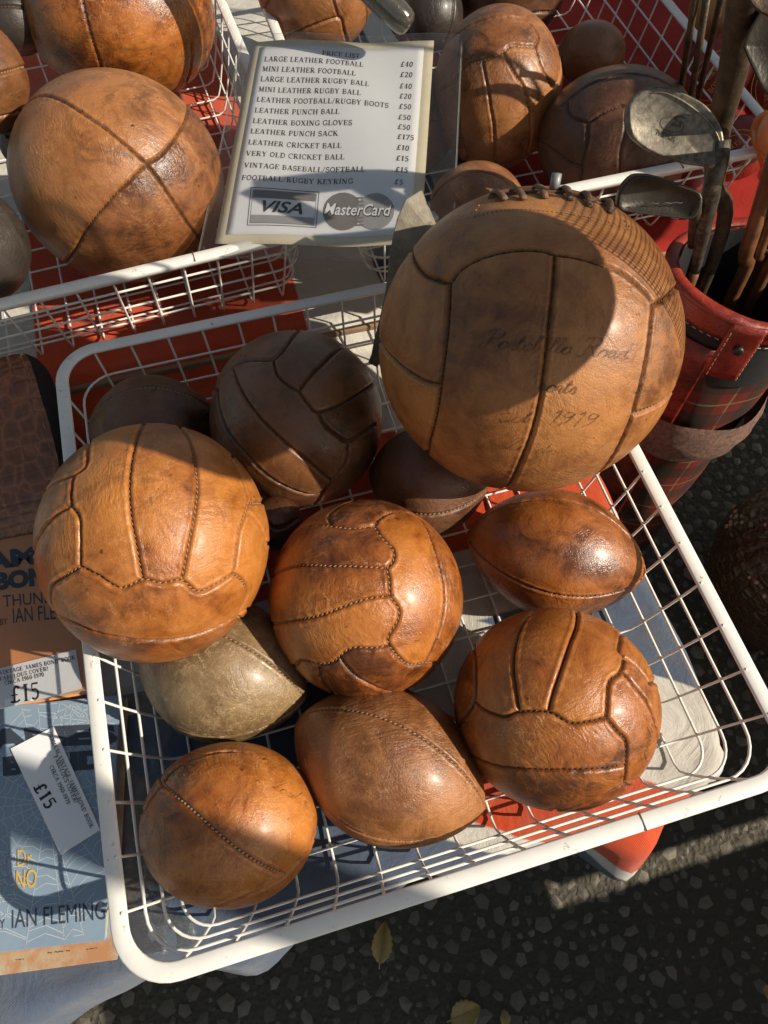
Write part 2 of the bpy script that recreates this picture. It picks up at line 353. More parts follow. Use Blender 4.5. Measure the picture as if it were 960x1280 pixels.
M['woven'] = simple('woven_pink_green_trim', (.36, .17, .125), .8, noise=.6, scale=150, dark=(.13, .10, .065), bump=.8, bd=.003)

def tarmac():
    t = NT('tarmac'); tc = t.n('ShaderNodeTexCoord'); v = tc.outputs['Object']
    a = t.noise(v, 7, 6, .7); b = t.noise(v, 160, 4, .7); vo = t.n('ShaderNodeTexVoronoi'); vo.inputs['Scale'].default_value = 110; t.l(v, vo.inputs['Vector'])
    c = t.mix(a.outputs[0], (.080, .071, .052), (.115, .101, .075)); c = t.mix(t.math('MULTIPLY', b.outputs[0], .5), c, (.045, .039, .029))
    t.bsdf(c, .85, t.bump(b.outputs[0], .7, .004, t.bump(vo.outputs[0], .6, .006)), spec=.3); return t.m
M['tarmac'] = tarmac()
def stones():
    t = NT('tarmac_stone'); at_ = t.n('ShaderNodeAttribute'); at_.attribute_name = 'tone'; tc = t.n('ShaderNodeTexCoord')
    b = t.noise(tc.outputs['Object'], 220, 5, .7)
    c = t.mix(at_.outputs['Fac'], (.12, .104, .076), (.34, .30, .235)); c = t.mix(t.math('MULTIPLY', b.outputs[0], .6), c, (.05, .045, .036))
    t.bsdf(c, .75, t.bump(b.outputs[0], .5, .003), spec=.4); return t.m
M['stone'] = stones()

# ------------------------------------------------------------------ ground
Z0 = -.75
g = []
nx = 60
xs = np.concatenate([[-200, -20, -4], np.linspace(-1.6, 2, nx), [5, 20, 200]]); ys = np.concatenate([[-200, -20, -4], np.linspace(-1.6, 3, nx), [8, 40, 200]])
V = [(x, y, Z0 + (.0004 * math.sin(x * 9 + y * 4) * math.sin(y * 7 - x * 3) if abs(x) < 3 and abs(y) < 4 else 0)) for y in ys for x in xs]
n_ = len(xs); Fg = [(j * n_ + i, j * n_ + i + 1, (j + 1) * n_ + i + 1, (j + 1) * n_ + i) for j in range(len(ys) - 1) for i in range(n_ - 1)]
tag(mesh_obj('ground', V, Fg, M['tarmac']), kind='structure')
# aggregate showing in the tarmac
bm = bmesh.new(); bmesh.ops.create_icosphere(bm, subdivisions=1, radius=1); bmesh.ops.delete(bm, geom=[v for v in bm.verts if v.co.z < -.8], context='VERTS'); iv = np.array([v.co[:] for v in bm.verts]); ifc = np.array([[v.index for v in f.verts] for f in bm.faces]); bm.free()
N = 42000
P = np.stack([RNG.uniform(-.85, 1.2, N), RNG.uniform(-.85, .75, N)], 1)
R_ = np.clip(RNG.lognormal(-4.90, .42, N), .003, .015)
key = {}; keep = []
for i in np.argsort(-R_):
    c = (int(P[i, 0] / .036), int(P[i, 1] / .036)); ok = True
    for a in (-1, 0, 1):
        for b in (-1, 0, 1):
            for j in key.get((c[0] + a, c[1] + b), ()):
                if (P[i, 0] - P[j, 0]) ** 2 + (P[i, 1] - P[j, 1]) ** 2 < (R_[i] + R_[j]) ** 2 * .95: ok = False; break
            if not ok: break
        if not ok: break
    if ok: key.setdefault(c, []).append(i); keep.append(i)
keep = np.array(keep); nk = len(keep)
ang = RNG.uniform(0, 6.28, nk); sc_ = np.stack([np.ones(nk), RNG.uniform(.6, 1, nk), RNG.uniform(.22, .38, nk)], 1) * R_[keep][:, None]
lump = np.stack([np.sin(iv @ RNG.normal(size=(3, nk)) * 2.2 + RNG.uniform(0, 6, nk)).T for _ in range(2)]).sum(0)
VV = iv[None] * (1 + .16 * lump[..., None] + RNG.uniform(-.07, .07, (nk, len(iv), 1))) * sc_[:, None]
ca, sa = np.cos(ang)[:, None], np.sin(ang)[:, None]
VV = np.stack([VV[..., 0] * ca - VV[..., 1] * sa + P[keep, 0][:, None], VV[..., 0] * sa + VV[..., 1] * ca + P[keep, 1][:, None], VV[..., 2] + Z0 - .10 * R_[keep][:, None]], -1)
FF = ifc[None] + (np.arange(nk) * len(iv))[:, None, None]
so_ = mesh_obj('gravel', VV.reshape(-1, 3), FF.reshape(-1, 3), M['stone'], smooth=False)
at2 = so_.data.attributes.new('tone', 'FLOAT', 'POINT'); at2.data.foreach_set('value', np.repeat(RNG.beta(1.6, 2.6, nk), len(iv)))
tag(so_, 'grey stone chips set in the dark tarmac below the stall', 'gravel', kind='stuff')

# ------------------------------------------------------------------ tables and the flag cloth
def table(x0, x1, y0, y1, zt, label, ins=.06):
    e = empty('trestle_table', ((x0 + x1) / 2, (y0 + y1) / 2, Z0), label, 'table'); cx, cy = e.location.x, e.location.y
    o = MB().box((0, 0, zt - Z0 - .014), (x1 - x0, y1 - y0, .026)).build('tabletop', M['wood'], e); bevel(o, .003)
    for sx in (-1, 1):
        for sy in (-1, 1):
            o = MB().box((sx * ((x1 - x0) / 2 - ins), sy * ((y1 - y0) / 2 - ins), (zt - Z0 - .027) / 2), (.045, .045, zt - Z0 - .027)).build('leg', M['wood'], e); bevel(o, .003)
table(-1.25, .280, -.285, .34, -.139, 'front trestle table hidden under the union flag cloth and the front basket')
table(-1.25, .285, .345, 1.45, -.102, 'back left trestle table hidden under the union flag cloth and the left basket')
table(.30, 1.45, .36, 1.45, -.102, 'back right trestle table hidden under the dark red cloth')

table(.22, .93, -1.8, -.46, -.10, 'table added out of view in front of the stall, shading the tarmac', .28)  # this and the next tables are added out of view to shade the tarmac
table(.935, 2.2, -1.8, -.878, -.10, 'table added out of view furthest from the stall, shading the tarmac', .28)
table(.95, 2.2, -.832, .05, -.10, 'table added out of view beside the golf bag, shading the tarmac at the right', .28)
def cloth_pos(u, v):
    x1, y0, rc = .292, -.292, .055
    # distance outside of the rounded table edge
    px, py = min(u, x1 - rc), max(v, y0 + rc); dx, dy = u - px, v - py; d = math.hypot(dx, dy)
    if v > y0 + rc: d = u - px; dx, dy = 1, 0; q = u - x1
    elif u < x1 - rc: dx, dy = 0, -1; q = y0 - v
    else:
        q = d - rc
        if d > 0: dx, dy = dx / d, dy / d
    if v > .33: z = -.134 + .037 * min(1, max(0, (v - .335) / .02))
    else: z = -.134
    wr = .0004 * math.sin(u * 90 + 7 * math.sin(v * 23)) * math.sin(v * 37 + 2) + .0016 * math.sin(u * 31 + 4 * math.sin(v * 9)) + .0014 * math.sin(v * 43 + u * 22) + .002 * math.exp(-((v - .30 - .1 * u) / .012) ** 2)
    if q <= 0: return (u, v, z + wr + .001)
    ex, ey = u - dx * q, v - dy * q
    s = (ex if dy else ey) if abs(dy) > .5 else ey
    fold = .005 + .0035 * math.sin(s * 38) + .0025 * math.sin(s * 71 + 1)
    fold += .034 * math.exp(-((ex - .165) / .038) ** 2) * (abs(dy) > .3) + .026 * math.exp(-((ex + .215) / .036) ** 2) * (abs(dy) > .3) + .016 * math.exp(-((ex + .40) / .05) ** 2) * (abs(dy) > .3)
    if dx > .6: fold = .006 + .005 * math.sin(s * 30)
    r = min(1, q / .022); out = fold * math.sin(r * math.pi / 2) + .55 * fold * min(1, q / .1)
    return (ex + dx * out, ey + dy * out, z - max(0, q - .006) * .98)
us = np.arange(-1.3, .43, .010); vv_ = np.concatenate([np.arange(-.40, .42, .0085), np.arange(.42, 1.5, .03)])
V = []; UVs = []
for b in vv_:
    for a in us: V.append(cloth_pos(a, b)); UVs.append((a, b))
n_ = len(us); Fc = [(j * n_ + i, j * n_ + i + 1, (j + 1) * n_ + i + 1, (j + 1) * n_ + i) for j in range(len(vv_) - 1) for i in range(n_ - 1)
                    if not (us[i] > .30 and vv_[j] > .30)]
def add_uv(o, UV):
    l = o.data.uv_layers.new(name='flat'); idx = np.zeros(len(o.data.loops), int); o.data.loops.foreach_get('vertex_index', idx)
    l.data.foreach_set('uv', np.array(UV, float)[idx].ravel())
o = mesh_obj('tablecloth', V, Fc, M['flag']); add_uv(o, UVs)
sol = o.modifiers.new('thickness', 'SOLIDIFY'); sol.thickness = .0012; sol.offset = 1
tag(o, 'red, white and denim blue union flag cloth spread under the baskets and books', 'tablecloth')
V = []; xs = np.linspace(.305, 1.5, 60); ys = np.linspace(.345, 1.5, 60)
for b in ys:
    for a in xs: V.append((a, b + (.0), -.0985 + .002 * math.sin(a * 40 + 3 * math.sin(b * 12)) - (max(0, .358 - b) * 3)))
o = mesh_obj('tablecloth', V, [(j * 60 + i, j * 60 + i + 1, (j + 1) * 60 + i + 1, (j + 1) * 60 + i) for j in range(59) for i in range(59)], M['red_cloth'])
tag(o, 'dark red cloth under the right back basket and the boxing gloves', 'tablecloth')

# ------------------------------------------------------------------ wire baskets
BW, BL, BH = .56, .616, .128
def rrect(w, l, r, n=8):
    out = []
    for cx, cy, a0 in ((w - r, l - r, 0), (-w + r, l - r, 90), (-w + r, -l + r, 180), (w - r, -l + r, 270)):
        for k in range(n + 1):
            a = math.radians(a0 + 90 * k / n); out.append((cx + r * math.cos(a), cy + r * math.sin(a)))
    return out
def closed_sweep(path, prof):
    """path: list of (x,y,outward normal), prof: list of (out,z)"""
    m, n = len(path), len(prof); V = []; Fc = []
    for x, y, ox, oy in path:
        for a, z in prof: V.append((x + ox * a, y + oy * a, z))
    for i in range(m):
        for k in range(n): Fc.append((i * n + k, i * n + (k + 1) % n, ((i + 1) % m) * n + (k + 1) % n, ((i + 1) % m) * n + k))
    return V, Fc
def wire_U(half, across, other, axis, low):
    """one wire: rim, down the wall, over the floor, up the other wall"""
    pts = [(-half + .003, -.001), (-half + .0045, -.008), (-half + .010, -BH * .30), (-half + .019, -BH * .62), (-half + .028, -BH * .87), (-half + .033, -BH * .965), (-half + .042, -BH)]
    pts = pts + [(-x, z) for x, z in pts[::-1]]
    prt = []
    for p, z in pts:
        # wires lean with the side walls: those near a side shift inward with depth
        o_ = other * (1 - .045 * (-z / BH))
        prt.append((p, o_, z + low) if axis == 'x' else (o_, p, z + low))
    return tube(catmull(prt, .02), .00135, 6)
def make_basket(loc, rz, label, group):
    e = empty('wire_basket', loc, label, 'wire basket', group, rz)
    r = .040; w, l = BW / 2, BL / 2; path = []
    for cx, cy, a0 in ((w - r, l - r, 0), (-w + r, l - r, 90), (-w + r, -l + r, 180), (w - r, -l + r, 270)):
        for k in range(10):
            a = math.radians(a0 + 90 * k / 9); path.append((cx + r * math.cos(a), cy + r * math.sin(a), math.cos(a), math.sin(a)))
    prof = [(-.0070, -.0010), (-.0066, .0006), (-.0054, .0014), (0, .0018), (.0054, .0014), (.0066, .0006), (.0070, -.0010), (.0067, -.0060), (.0054, -.0060), (.0050, -.0018), (-.0064, -.0026)]
    # uneven run of a bent strip
    path2 = []
    for i, (x, y, a, b) in enumerate(path): path2.append((x, y, a, b))
    V, Fc = closed_sweep(path2, prof); mesh_obj('rim', V, Fc, M['wire'], e)
    # a butt joint in the front rim
    MB().box((.135, -l, .0014), (.0010, .0150, .0014)).build('rim_joint', M['thread_dark'], e)
    for k in range(13):
        x = (k - 6) * .0405; jit = random.uniform(-.0012, .0012)
        V, Fc = wire_U(l, 'y', x + jit, 'y', 0); mesh_obj('wire', V, Fc, M['wire'], e)
    for k in range(13):
        y = (k - 6) * .0423 - .006; V, Fc = wire_U(w, 'x', y + random.uniform(-.0012, .0012), 'x', .0031); mesh_obj('wire', V, Fc, M['wire'], e)
    for k, (zf, ins) in enumerate(((.27, .0085), (.52, .0155), (.77, .0235))):
        rr = rrect(w - ins - .0025, l - ins - .0025, .036 - .004 * k, 7); P_ = [(x, y, -BH * zf + .0008 * math.sin(9 * x + k)) for x, y in rr]; P_ += [P_[0], P_[1]]
        V, Fc = tube(P_, .00145, 6, cap=False); mesh_obj('wire', V, Fc, M['wire'], e)
    return e
def copy_tree(o, parent=None):
    c = o.copy(); COL.objects.link(c)
    if parent: c.parent = parent
    for ch in list(o.children): copy_tree(ch, c)
    return c
bk = make_basket((0, 0, 0), 0, 'front white wire basket holding the lit tan footballs and rugby balls', 'white wire baskets of leather balls')
b2 = copy_tree(bk); b2.location = (-.262, .672, .040); b2.rotation_euler.z = math.radians(3.0); b2['label'] = 'back left white wire basket holding the big ball with four crossing seams'
b3 = copy_tree(bk); b3.location = (.350, .672, .040); b3.rotation_euler.z = math.radians(.4); b3['label'] = 'back right white wire basket with dark footballs, an orange cord on its corner'
BALLS={
'A':([0.1727,0.1022,0.1048],0.1362,[0.3513,0.563,-0.748],[[[-635,638,436],[-681,514,521],[-713,346,610],[-712,179,679],[-669,48,741],[-620,-22,784],[-558,5,830],[-462,4,887],[-351,-23,936],[-227,-69,971],[-123,-120,985],[-67,-163,984],[51,-215,975],[161,-269,950],[278,-324,904],[355,-378,855],[436,-442,784],[457,-478,750]],[[457,-478,750],[576,-419,702],[696,-326,639],[824,-210,527]],[[-620,-22,784],[-683,-201,702],[-731,-319,604],[-775,-416,476],[-815,-502,289],[-844,-531,75],[-834,-471,-289]],[[-964,259,62],[-977,6,213],[-929,-215,302],[-863,-360,354],[-794,-453,404]],[[-67,-163,984],[-129,-316,940],[-210,-512,833],[-272,-677,683],[-316,-793,520],[-363,-881,304],[-403,-915,15],[-369,-777,-510]],[[457,-478,750],[403,-604,687],[343,-751,565],[285,-871,400],[273,-909,314],[240,-956,167],[210,-975,-78],[203,-918,-342]],[[273,-909,314],[409,-873,267],[582,-791,187],[736,-671,90]]],[0.13683,-0.0004,-0.0,-0.0004,0.1359,-0.00042,-0.0,-0.00042,0.13589]),
'B':([-0.2011,0.028,0.0396],0.1033,[-0.1623,0.4769,-0.8638],[[[169,731,661],[133,432,892],[87,191,978],[45,-52,998],[22,-283,959],[13,-488,873],[-6,-684,730]],[[455,677,579],[548,343,763],[556,69,828],[542,-96,835],[480,-312,820],[388,-516,764],[267,-725,635]],[[825,358,437],[884,87,460],[890,-109,443],[860,-200,469],[779,-365,510],[718,-516,467],[647,-658,385]],[[-445,-463,767],[-319,-574,754],[-187,-687,702],[-6,-684,730],[124,-727,676],[267,-725,635],[357,-788,501],[499,-745,443],[647,-658,385]],[[-287,648,706],[-274,308,911],[-381,239,893],[-410,134,902],[-422,-25,906],[-372,-149,916],[-399,-316,861],[-445,-463,767]],[[-422,-25,906],[-568,-16,823],[-749,-38,661],[-896,-59,439]],[[-445,-463,767],[-605,-450,657],[-752,-420,508],[-830,-442,340],[-866,-476,156]],[[-381,239,893],[-567,318,760],[-745,404,531]],[[-866,-476,156],[-694,-656,299],[-510,-801,314],[-289,-911,295],[-51,-973,224],[197,-972,128],[391,-919,45],[569,-819,-75]],[[647,-658,385],[701,-673,236],[698,-712,75],[569,-819,-75]],[[569,-819,-75],[655,-736,-174]],[[860,-200,469],[926,-238,294],[952,-303,40]],[[890,-109,443],[987,24,159]]],[0.10089,0.001,0.00101,0.001,0.10543,0.00099,0.00101,0.00099,0.10365]),
'C':([-0.0278,-0.0538,-0.0173],0.092,[0.0799,0.3571,-0.9306],[[[-199,456,867],[-23,354,935],[182,329,927],[256,401,880],[419,493,762],[658,520,544],[722,363,589],[724,120,680],[716,-115,688],[701,-316,639],[656,-497,568],[568,-662,490],[447,-807,385],[344,-898,274]],[[182,329,927],[220,180,959],[292,20,956],[261,-85,961],[178,-149,973]],[[-861,319,395],[-706,240,667],[-550,160,819],[-314,28,949],[-80,-64,995],[178,-149,973]],[[178,-149,973],[169,-271,948],[134,-392,910]],[[-999,-24,43],[-774,-259,578],[-520,-349,780],[-264,-365,893],[-62,-370,927],[134,-392,910]],[[134,-392,910],[190,-512,838],[153,-600,786],[36,-697,716],[27,-757,653]],[[-873,-488,4],[-777,-553,300],[-626,-671,397],[-500,-711,494],[-359,-687,632],[-259,-700,665],[-118,-743,659],[27,-757,653]],[[27,-757,653],[88,-836,542],[178,-900,398],[344,-898,274],[464,-877,124]],[[-431,-707,560],[-334,-854,399],[-181,-955,236],[69,-993,-96]],[[-626,-671,397],[-631,-744,221],[-562,-821,-101]],[[-663,668,339],[-484,676,556],[-374,621,689],[-199,456,867]],[[-199,456,867],[-196,599,776],[-75,718,692],[111,805,583]]],[0.09099,0.00056,0.00013,0.00056,0.09286,0.00038,0.00013,0.00038,0.09215]),
'D':([-0.0446,0.171,-0.0256],0.0935,[0.049,0.5779,-0.8146],[[[-877,211,432],[-680,334,652],[-425,259,868],[-141,109,984],[54,280,959],[222,589,777]],[[-141,109,984],[-138,-92,986],[-60,-240,969],[42,-331,943]],[[42,-331,943],[170,-216,962],[398,-15,917],[733,454,506]],[[42,-331,943],[104,-464,879],[191,-549,814],[459,-470,754],[741,-271,614],[964,77,256]],[[191,-549,814],[210,-637,741],[297,-718,629],[441,-761,475],[632,-658,409],[817,-504,278]],[[441,-761,475],[377,-885,274],[179,-977,118]],[[-576,280,768],[-541,-83,837],[-433,-416,799],[-241,-702,670],[-32,-888,459],[179,-977,118]],[[-790,185,584],[-804,-238,546],[-658,-600,454],[-495,-816,298],[-268,-957,114],[-54,-998,-40],[68,-997,-24]],[[179,-977,118],[68,-997,-24],[-40,-940,-340]]],[0.09257,0.00039,0.00022,0.00039,0.09408,0.00045,0.00022,0.00045,0.09381]),
'H':([0.1115,-0.1967,-0.0336],0.0895,[0.2717,0.1584,-0.9493],[[[58,905,421],[-184,737,651],[-352,534,769],[-465,318,826],[-525,108,844],[-563,-91,821]],[[461,795,395],[268,559,785],[78,357,931],[-106,140,984],[-260,-53,964],[-343,-183,922]],[[-853,169,493],[-809,50,586],[-684,-82,725],[-563,-91,821],[-343,-183,922],[-201,-323,925],[-32,-360,933],[129,-364,922]],[[-625,743,241],[-723,497,479],[-853,169,493],[-992,58,108]],[[129,-364,922],[264,-94,960],[425,-14,905],[539,115,835],[537,207,818],[691,372,620]],[[539,115,835],[629,37,776],[729,-144,669]],[[129,-364,922],[201,-497,844],[265,-589,764],[244,-749,616],[230,-890,394]],[[441,-3,897],[519,-160,840],[600,-294,744],[671,-488,558],[704,-627,333]],[[-981,-102,-167],[-937,-307,165],[-817,-444,367],[-639,-550,539],[-357,-658,663],[-70,-734,676],[240,-765,598]],[[230,-890,394],[41,-934,354],[-162,-954,253],[-378,-925,25]],[[230,-890,394],[391,-887,245]]],[0.09029,-0.00056,0.00014,-0.00056,0.08868,-0.00029,0.00014,-0.00029,0.08947]),
'K':([-0.1934,-0.2103,-0.05],0.0703,[-0.1499,0.1407,-0.9786],[[[-614,723,316],[-514,532,673],[-273,197,942],[-101,-58,993],[51,-293,955],[226,-527,819],[399,-715,574],[514,-803,301]],[[-514,532,673],[-435,651,622],[-254,735,629],[-27,766,642],[188,757,625],[394,706,588],[587,576,569]],[[-804,308,509],[-621,475,624],[-514,532,673]],[[514,-803,301],[668,-689,280],[808,-581,99],[900,-425,-98]],[[514,-803,301],[253,-884,393],[-5,-918,396],[-304,-918,255]]],[0.07381,-0.00207,-0.00084,-0.00207,0.06684,-0.00017,-0.00084,-0.00017,0.07036]),
'T1':([-0.1764,0.5222,0.0396],0.1188,[-0.0874,0.8017,-0.5913],[[[-616,317,721],[-398,118,910],[-219,-104,970],[-71,-301,951],[83,-462,883],[210,-587,782],[338,-692,638]],[[338,-692,638],[476,-605,639],[641,-407,651],[767,-137,626],[811,306,498]],[[338,-692,638],[170,-797,579],[-46,-880,472],[-320,-914,249],[-522,-852,-29],[-725,-548,-418]],[[338,-692,638],[413,-773,481],[485,-835,260],[560,-828,-34],[626,-610,-486]]],[0.12132,-0.00034,-0.00084,-0.00034,0.11787,-0.00121,-0.00084,-0.00121,0.11729]),
'T2':([-0.1344,0.8404,0.0542],0.1153,[-0.0376,0.8862,-0.4618],[[[-248,-679,691],[-276,-739,615],[-303,-894,329],[-313,-947,-68],[-354,-802,-481]],[[-632,254,733],[-824,-164,543],[-991,-133,26],[-887,-326,-328]],[[490,-261,831],[593,-563,575],[653,-700,289],[641,-760,-110],[488,-641,-593]]],[0.12657,-0.00094,-0.00271,-0.00094,0.11304,-0.00425,-0.00271,-0.00425,0.10736]),
'T3':([0.337,0.5989,0.0154],0.0918,[0.355,0.7652,-0.5371],[[[-743,528,412],[-618,242,748],[-434,127,892],[-209,30,977],[4,-22,1000],[194,-69,979],[301,-164,939],[389,-335,858],[278,-478,833]],[[-848,-291,442],[-717,-302,628],[-559,-397,728],[-390,-464,795],[-204,-477,855],[-83,-451,889],[94,-481,872],[278,-478,833]],[[-500,-430,752],[-481,-676,558],[-451,-821,350],[-395,-914,96],[-136,-685,-716]],[[-221,-483,847],[-96,-719,689],[23,-826,563],[110,-921,374],[179,-979,94],[246,-899,-363]],[[278,-478,833],[340,-645,684],[449,-714,537],[590,-706,392],[795,-449,407],[867,-176,466]],[[-848,-291,442],[-840,-477,260],[-809,-585,-47],[-647,-610,-458]],[[-848,-291,442],[-978,-56,201]]],[0.0867,0.00264,0.00039,0.00264,0.09272,0.00306,0.00039,0.00306,0.09641]),
'T4':([0.4525,0.4623,0.0134],0.0917,[0.4719,0.6789,-0.5625],[[[-800,207,564],[-750,188,634],[-570,189,800],[-334,144,931],[-93,80,992],[141,-34,989],[377,-197,905]],[[-750,188,634],[-807,-39,589],[-701,-336,630]],[[-701,-336,630],[-540,-341,770],[-376,-370,850],[-290,-423,858]],[[-290,-423,858],[-62,-561,825],[132,-749,650]],[[-701,-336,630],[-740,-485,466],[-786,-600,148],[-741,-646,-184],[-557,-565,-609]],[[-963,269,22],[-970,-204,135],[-873,-471,126],[-786,-600,148]],[[-290,-423,858],[-372,-680,632],[-426,-788,444],[-398,-902,165],[-76,-770,-633]]],[0.0973,-0.00379,0.00015,-0.00379,0.09113,-0.00383,0.00015,-0.00383,0.08717]),
'T5':([0.5273,0.6971,-0.0211],0.0456,[0.4506,0.7417,-0.4968],[[[-398,634,663],[-820,377,430],[-995,-40,96],[-874,-268,-405],[-528,-270,-805]]],[0.048,-0.00149,-1e-05,-0.00149,0.04551,-0.00144,-1e-05,-0.00144,0.04341]),
'T6':([0.4474,0.8435,0.0235],0.08,[0.3753,0.8134,-0.4444],[[[-303,-953,18],[-180,-981,-73],[182,-979,-91],[555,-808,-199],[629,-774,72]],[[555,-808,-199],[643,-625,-443]]],[0.08634,-0.0,0.0,-0.0,0.08634,0.0,0.0,0.0,0.08634]),
'T7':([0.1445,0.8497,0.0485],0.0776,[0.173,0.8732,-0.4557],[[[-813,-205,-545],[-739,-527,-421],[-362,-925,-116],[147,-989,3],[259,-920,-295],[386,-541,-747]],[[147,-989,3],[84,-959,269],[55,-816,576]],[[563,-758,330],[695,-719,-19],[750,-471,-464]],[[-969,-33,-247],[-947,-52,-316],[-825,-509,246]]],[0.08385,0.0,0.0,0.0,0.08385,0.0,0.0,0.0,0.08385]),
'T8':([0.2224,0.6438,-0.0388],0.0679,[0.2523,0.7831,-0.5684],[[[254,-811,528],[-21,-964,265],[564,-642,-519]],[[-665,-122,737],[254,-811,528],[642,-638,425]]],[0.07118,-0.0,0.0,-0.0,0.07118,-0.0,0.0,-0.0,0.07118]),
'T9':([0.2276,0.3721,0.0184],0.0579,[0.3179,0.6941,-0.6459],[[[-890,255,378],[-30,43,999],[777,-483,404]]],[0.05946,0.0,0.0,0.0,0.05946,-0.0,0.0,-0.0,0.05946]),
'T10':([0.3125,0.8144,0.0039],0.0425,[0.2926,0.8279,-0.4784],[[[491,15,871],[416,-837,355],[133,-946,-295]]],[0.04566,0.0,-0.0,0.0,0.04566,-0.0,-0.0,-0.0,0.04566]),
'T11':([-0.3132,0.6446,0.1178],0.063,[-0.2033,0.8538,-0.4793],[[[-40,-835,549],[557,-740,378],[981,-167,99]],[[-265,-944,-196],[390,-869,-305],[698,-575,-427]],[[215,-569,794],[810,190,555],[895,315,316]]],[0.06328,0.0,-0.0,0.0,0.06328,0.0,-0.0,0.0,0.06328]),
'T14':([-0.2692,0.8366,0.0733],0.041,[-0.1413,0.8832,-0.4472],[[[-430,-593,681],[231,-692,684],[852,-444,278]]],[0.04222,0.0,-0.0,0.0,0.04222,0.0,-0.0,0.0,0.04222]),
'T13':([-0.2832,0.6434,0.0265],0.0331,[-0.1705,0.8233,-0.5414],[[[-448,-516,730],[269,-558,785],[841,-464,280]]],[0.03314,-0.0,-0.0,-0.0,0.03314,-0.0,-0.0,-0.0,0.03314]),
'T12':([-0.3472,0.4349,0.0593],0.0648,[-0.2644,0.754,-0.6013],[[[-210,-429,878],[623,-173,763],[943,317,99]]],[0.06287,0.0,0.0,0.0,0.06287,-0.0,0.0,-0.0,0.06287]),
'L':([-0.0939,0.0649,-0.0512],0.0284,[-0.0105,0.4706,-0.8823],[[[-592,273,758],[-29,-588,808],[736,-347,581]]],[0.02832,0.0,0.0,0.0,0.02832,0.0,0.0,0.0,0.02832]),
}
RUG={
'G':([0.1778,-0.0443,-0.0575],0.0925,0.066,[0.863,-0.5044,0.027],[-0.2497,-0.3795,0.8909],36),
'I':([-0.0475,-0.1997,-0.0585],0.0933,0.068,[0.7584,-0.6508,0.0375],[-0.1275,-0.0916,0.9876],-29),
'J':([-0.1774,-0.0704,-0.06],0.087,0.068,[0.8106,-0.5852,0.023],[-0.133,-0.1457,0.9804],-24),
'F':([0.0766,0.0727,-0.05],0.0651,0.064,[0.9063,-0.4156,0.0768],[-0.273,-0.4368,0.8571],35),
'E':([-0.2042,0.2241,-0.0585],0.0751,0.062,[0.998,-0.0426,0.0466],[-0.0629,-0.5985,0.7987],-50),
}
# ------------------------------------------------------------------ leather balls
_ico = {}
def ico(sub):
    if sub not in _ico:
        bm = bmesh.new(); bmesh.ops.create_icosphere(bm, subdivisions=sub, radius=1)
        _ico[sub] = (np.array([v.co[:] for v in bm.verts]), np.array([[v.index for v in f.verts] for f in bm.faces])); bm.free()
    return _ico[sub]
def nearest(V, S):
    """chord distance to the nearest seam sample, and its index"""
    d = np.empty(len(V)); ix = np.empty(len(V), int)
    S32 = S.astype(np.float32).T.copy(); V32 = V.astype(np.float32)
    for a in range(0, len(V), 4096):
        D = V32[a:a + 4096] @ S32; j = D.argmax(1); ix[a:a + 4096] = j; d[a:a + 4096] = np.linalg.norm(V[a:a + 4096] - S[j], axis=1)
    return d, ix
def refine(V, F, mark):
    """split marked edges, conforming; mark = bool per vertex (edge split if either end is marked)"""
    E = np.sort(np.concatenate([F[:, [0, 1]], F[:, [1, 2]], F[:, [2, 0]]]), 1); code = E[:, 0].astype(np.int64) * len(V) + E[:, 1]
    uq, inv = np.unique(code, return_inverse=True); ea, eb = uq // len(V), uq % len(V)
    sp = mark[ea] | mark[eb]; mid = np.full(len(uq), -1); mid[sp] = len(V) + np.arange(sp.sum())
    nv = V[ea[sp]] + V[eb[sp]]; nv /= np.linalg.norm(nv, axis=1)[:, None]; V2 = np.concatenate([V, nv])
    m = inv.reshape(3, -1).T; ms = mid[m]; cnt = (ms >= 0).sum(1); out = [F[cnt == 0]]
    f = F[cnt == 3]; s = ms[cnt == 3]
    out += [np.stack([f[:, 0], s[:, 0], s[:, 2]], 1), np.stack([s[:, 0], f[:, 1], s[:, 1]], 1), np.stack([s[:, 2], s[:, 1], f[:, 2]], 1), s]
    f = F[cnt == 1]; s = ms[cnt == 1]; k = (s >= 0).argmax(1); r = np.arange(len(f))
    a, b, c = f[r, k], f[r, (k + 1) % 3], f[r, (k + 2) % 3]; q = s[r, k]
    out += [np.stack([a, q, c], 1), np.stack([q, b, c], 1)]
    f = F[cnt == 2]; s = ms[cnt == 2]; k = (s < 0).argmax(1); r = np.arange(len(f))   # unsplit edge k: a-b
    a, b, c = f[r, k], f[r, (k + 1) % 3], f[r, (k + 2) % 3]; q1, q2 = s[r, (k + 1) % 3], s[r, (k + 2) % 3]
    out += [np.stack([a, b, q1], 1), np.stack([a, q1, q2], 1), np.stack([q2, q1, c], 1)]
    return V2, np.concatenate(out)
def vnoise(V, seed, f):
    r = np.random.default_rng(seed); o = np.zeros(len(V))
    for k in range(7):
        d = r.normal(size=3); d /= np.linalg.norm(d); o += np.sin(V @ d * f * r.uniform(.6, 1.5) + r.uniform(0, 6.28))
    return o / 7
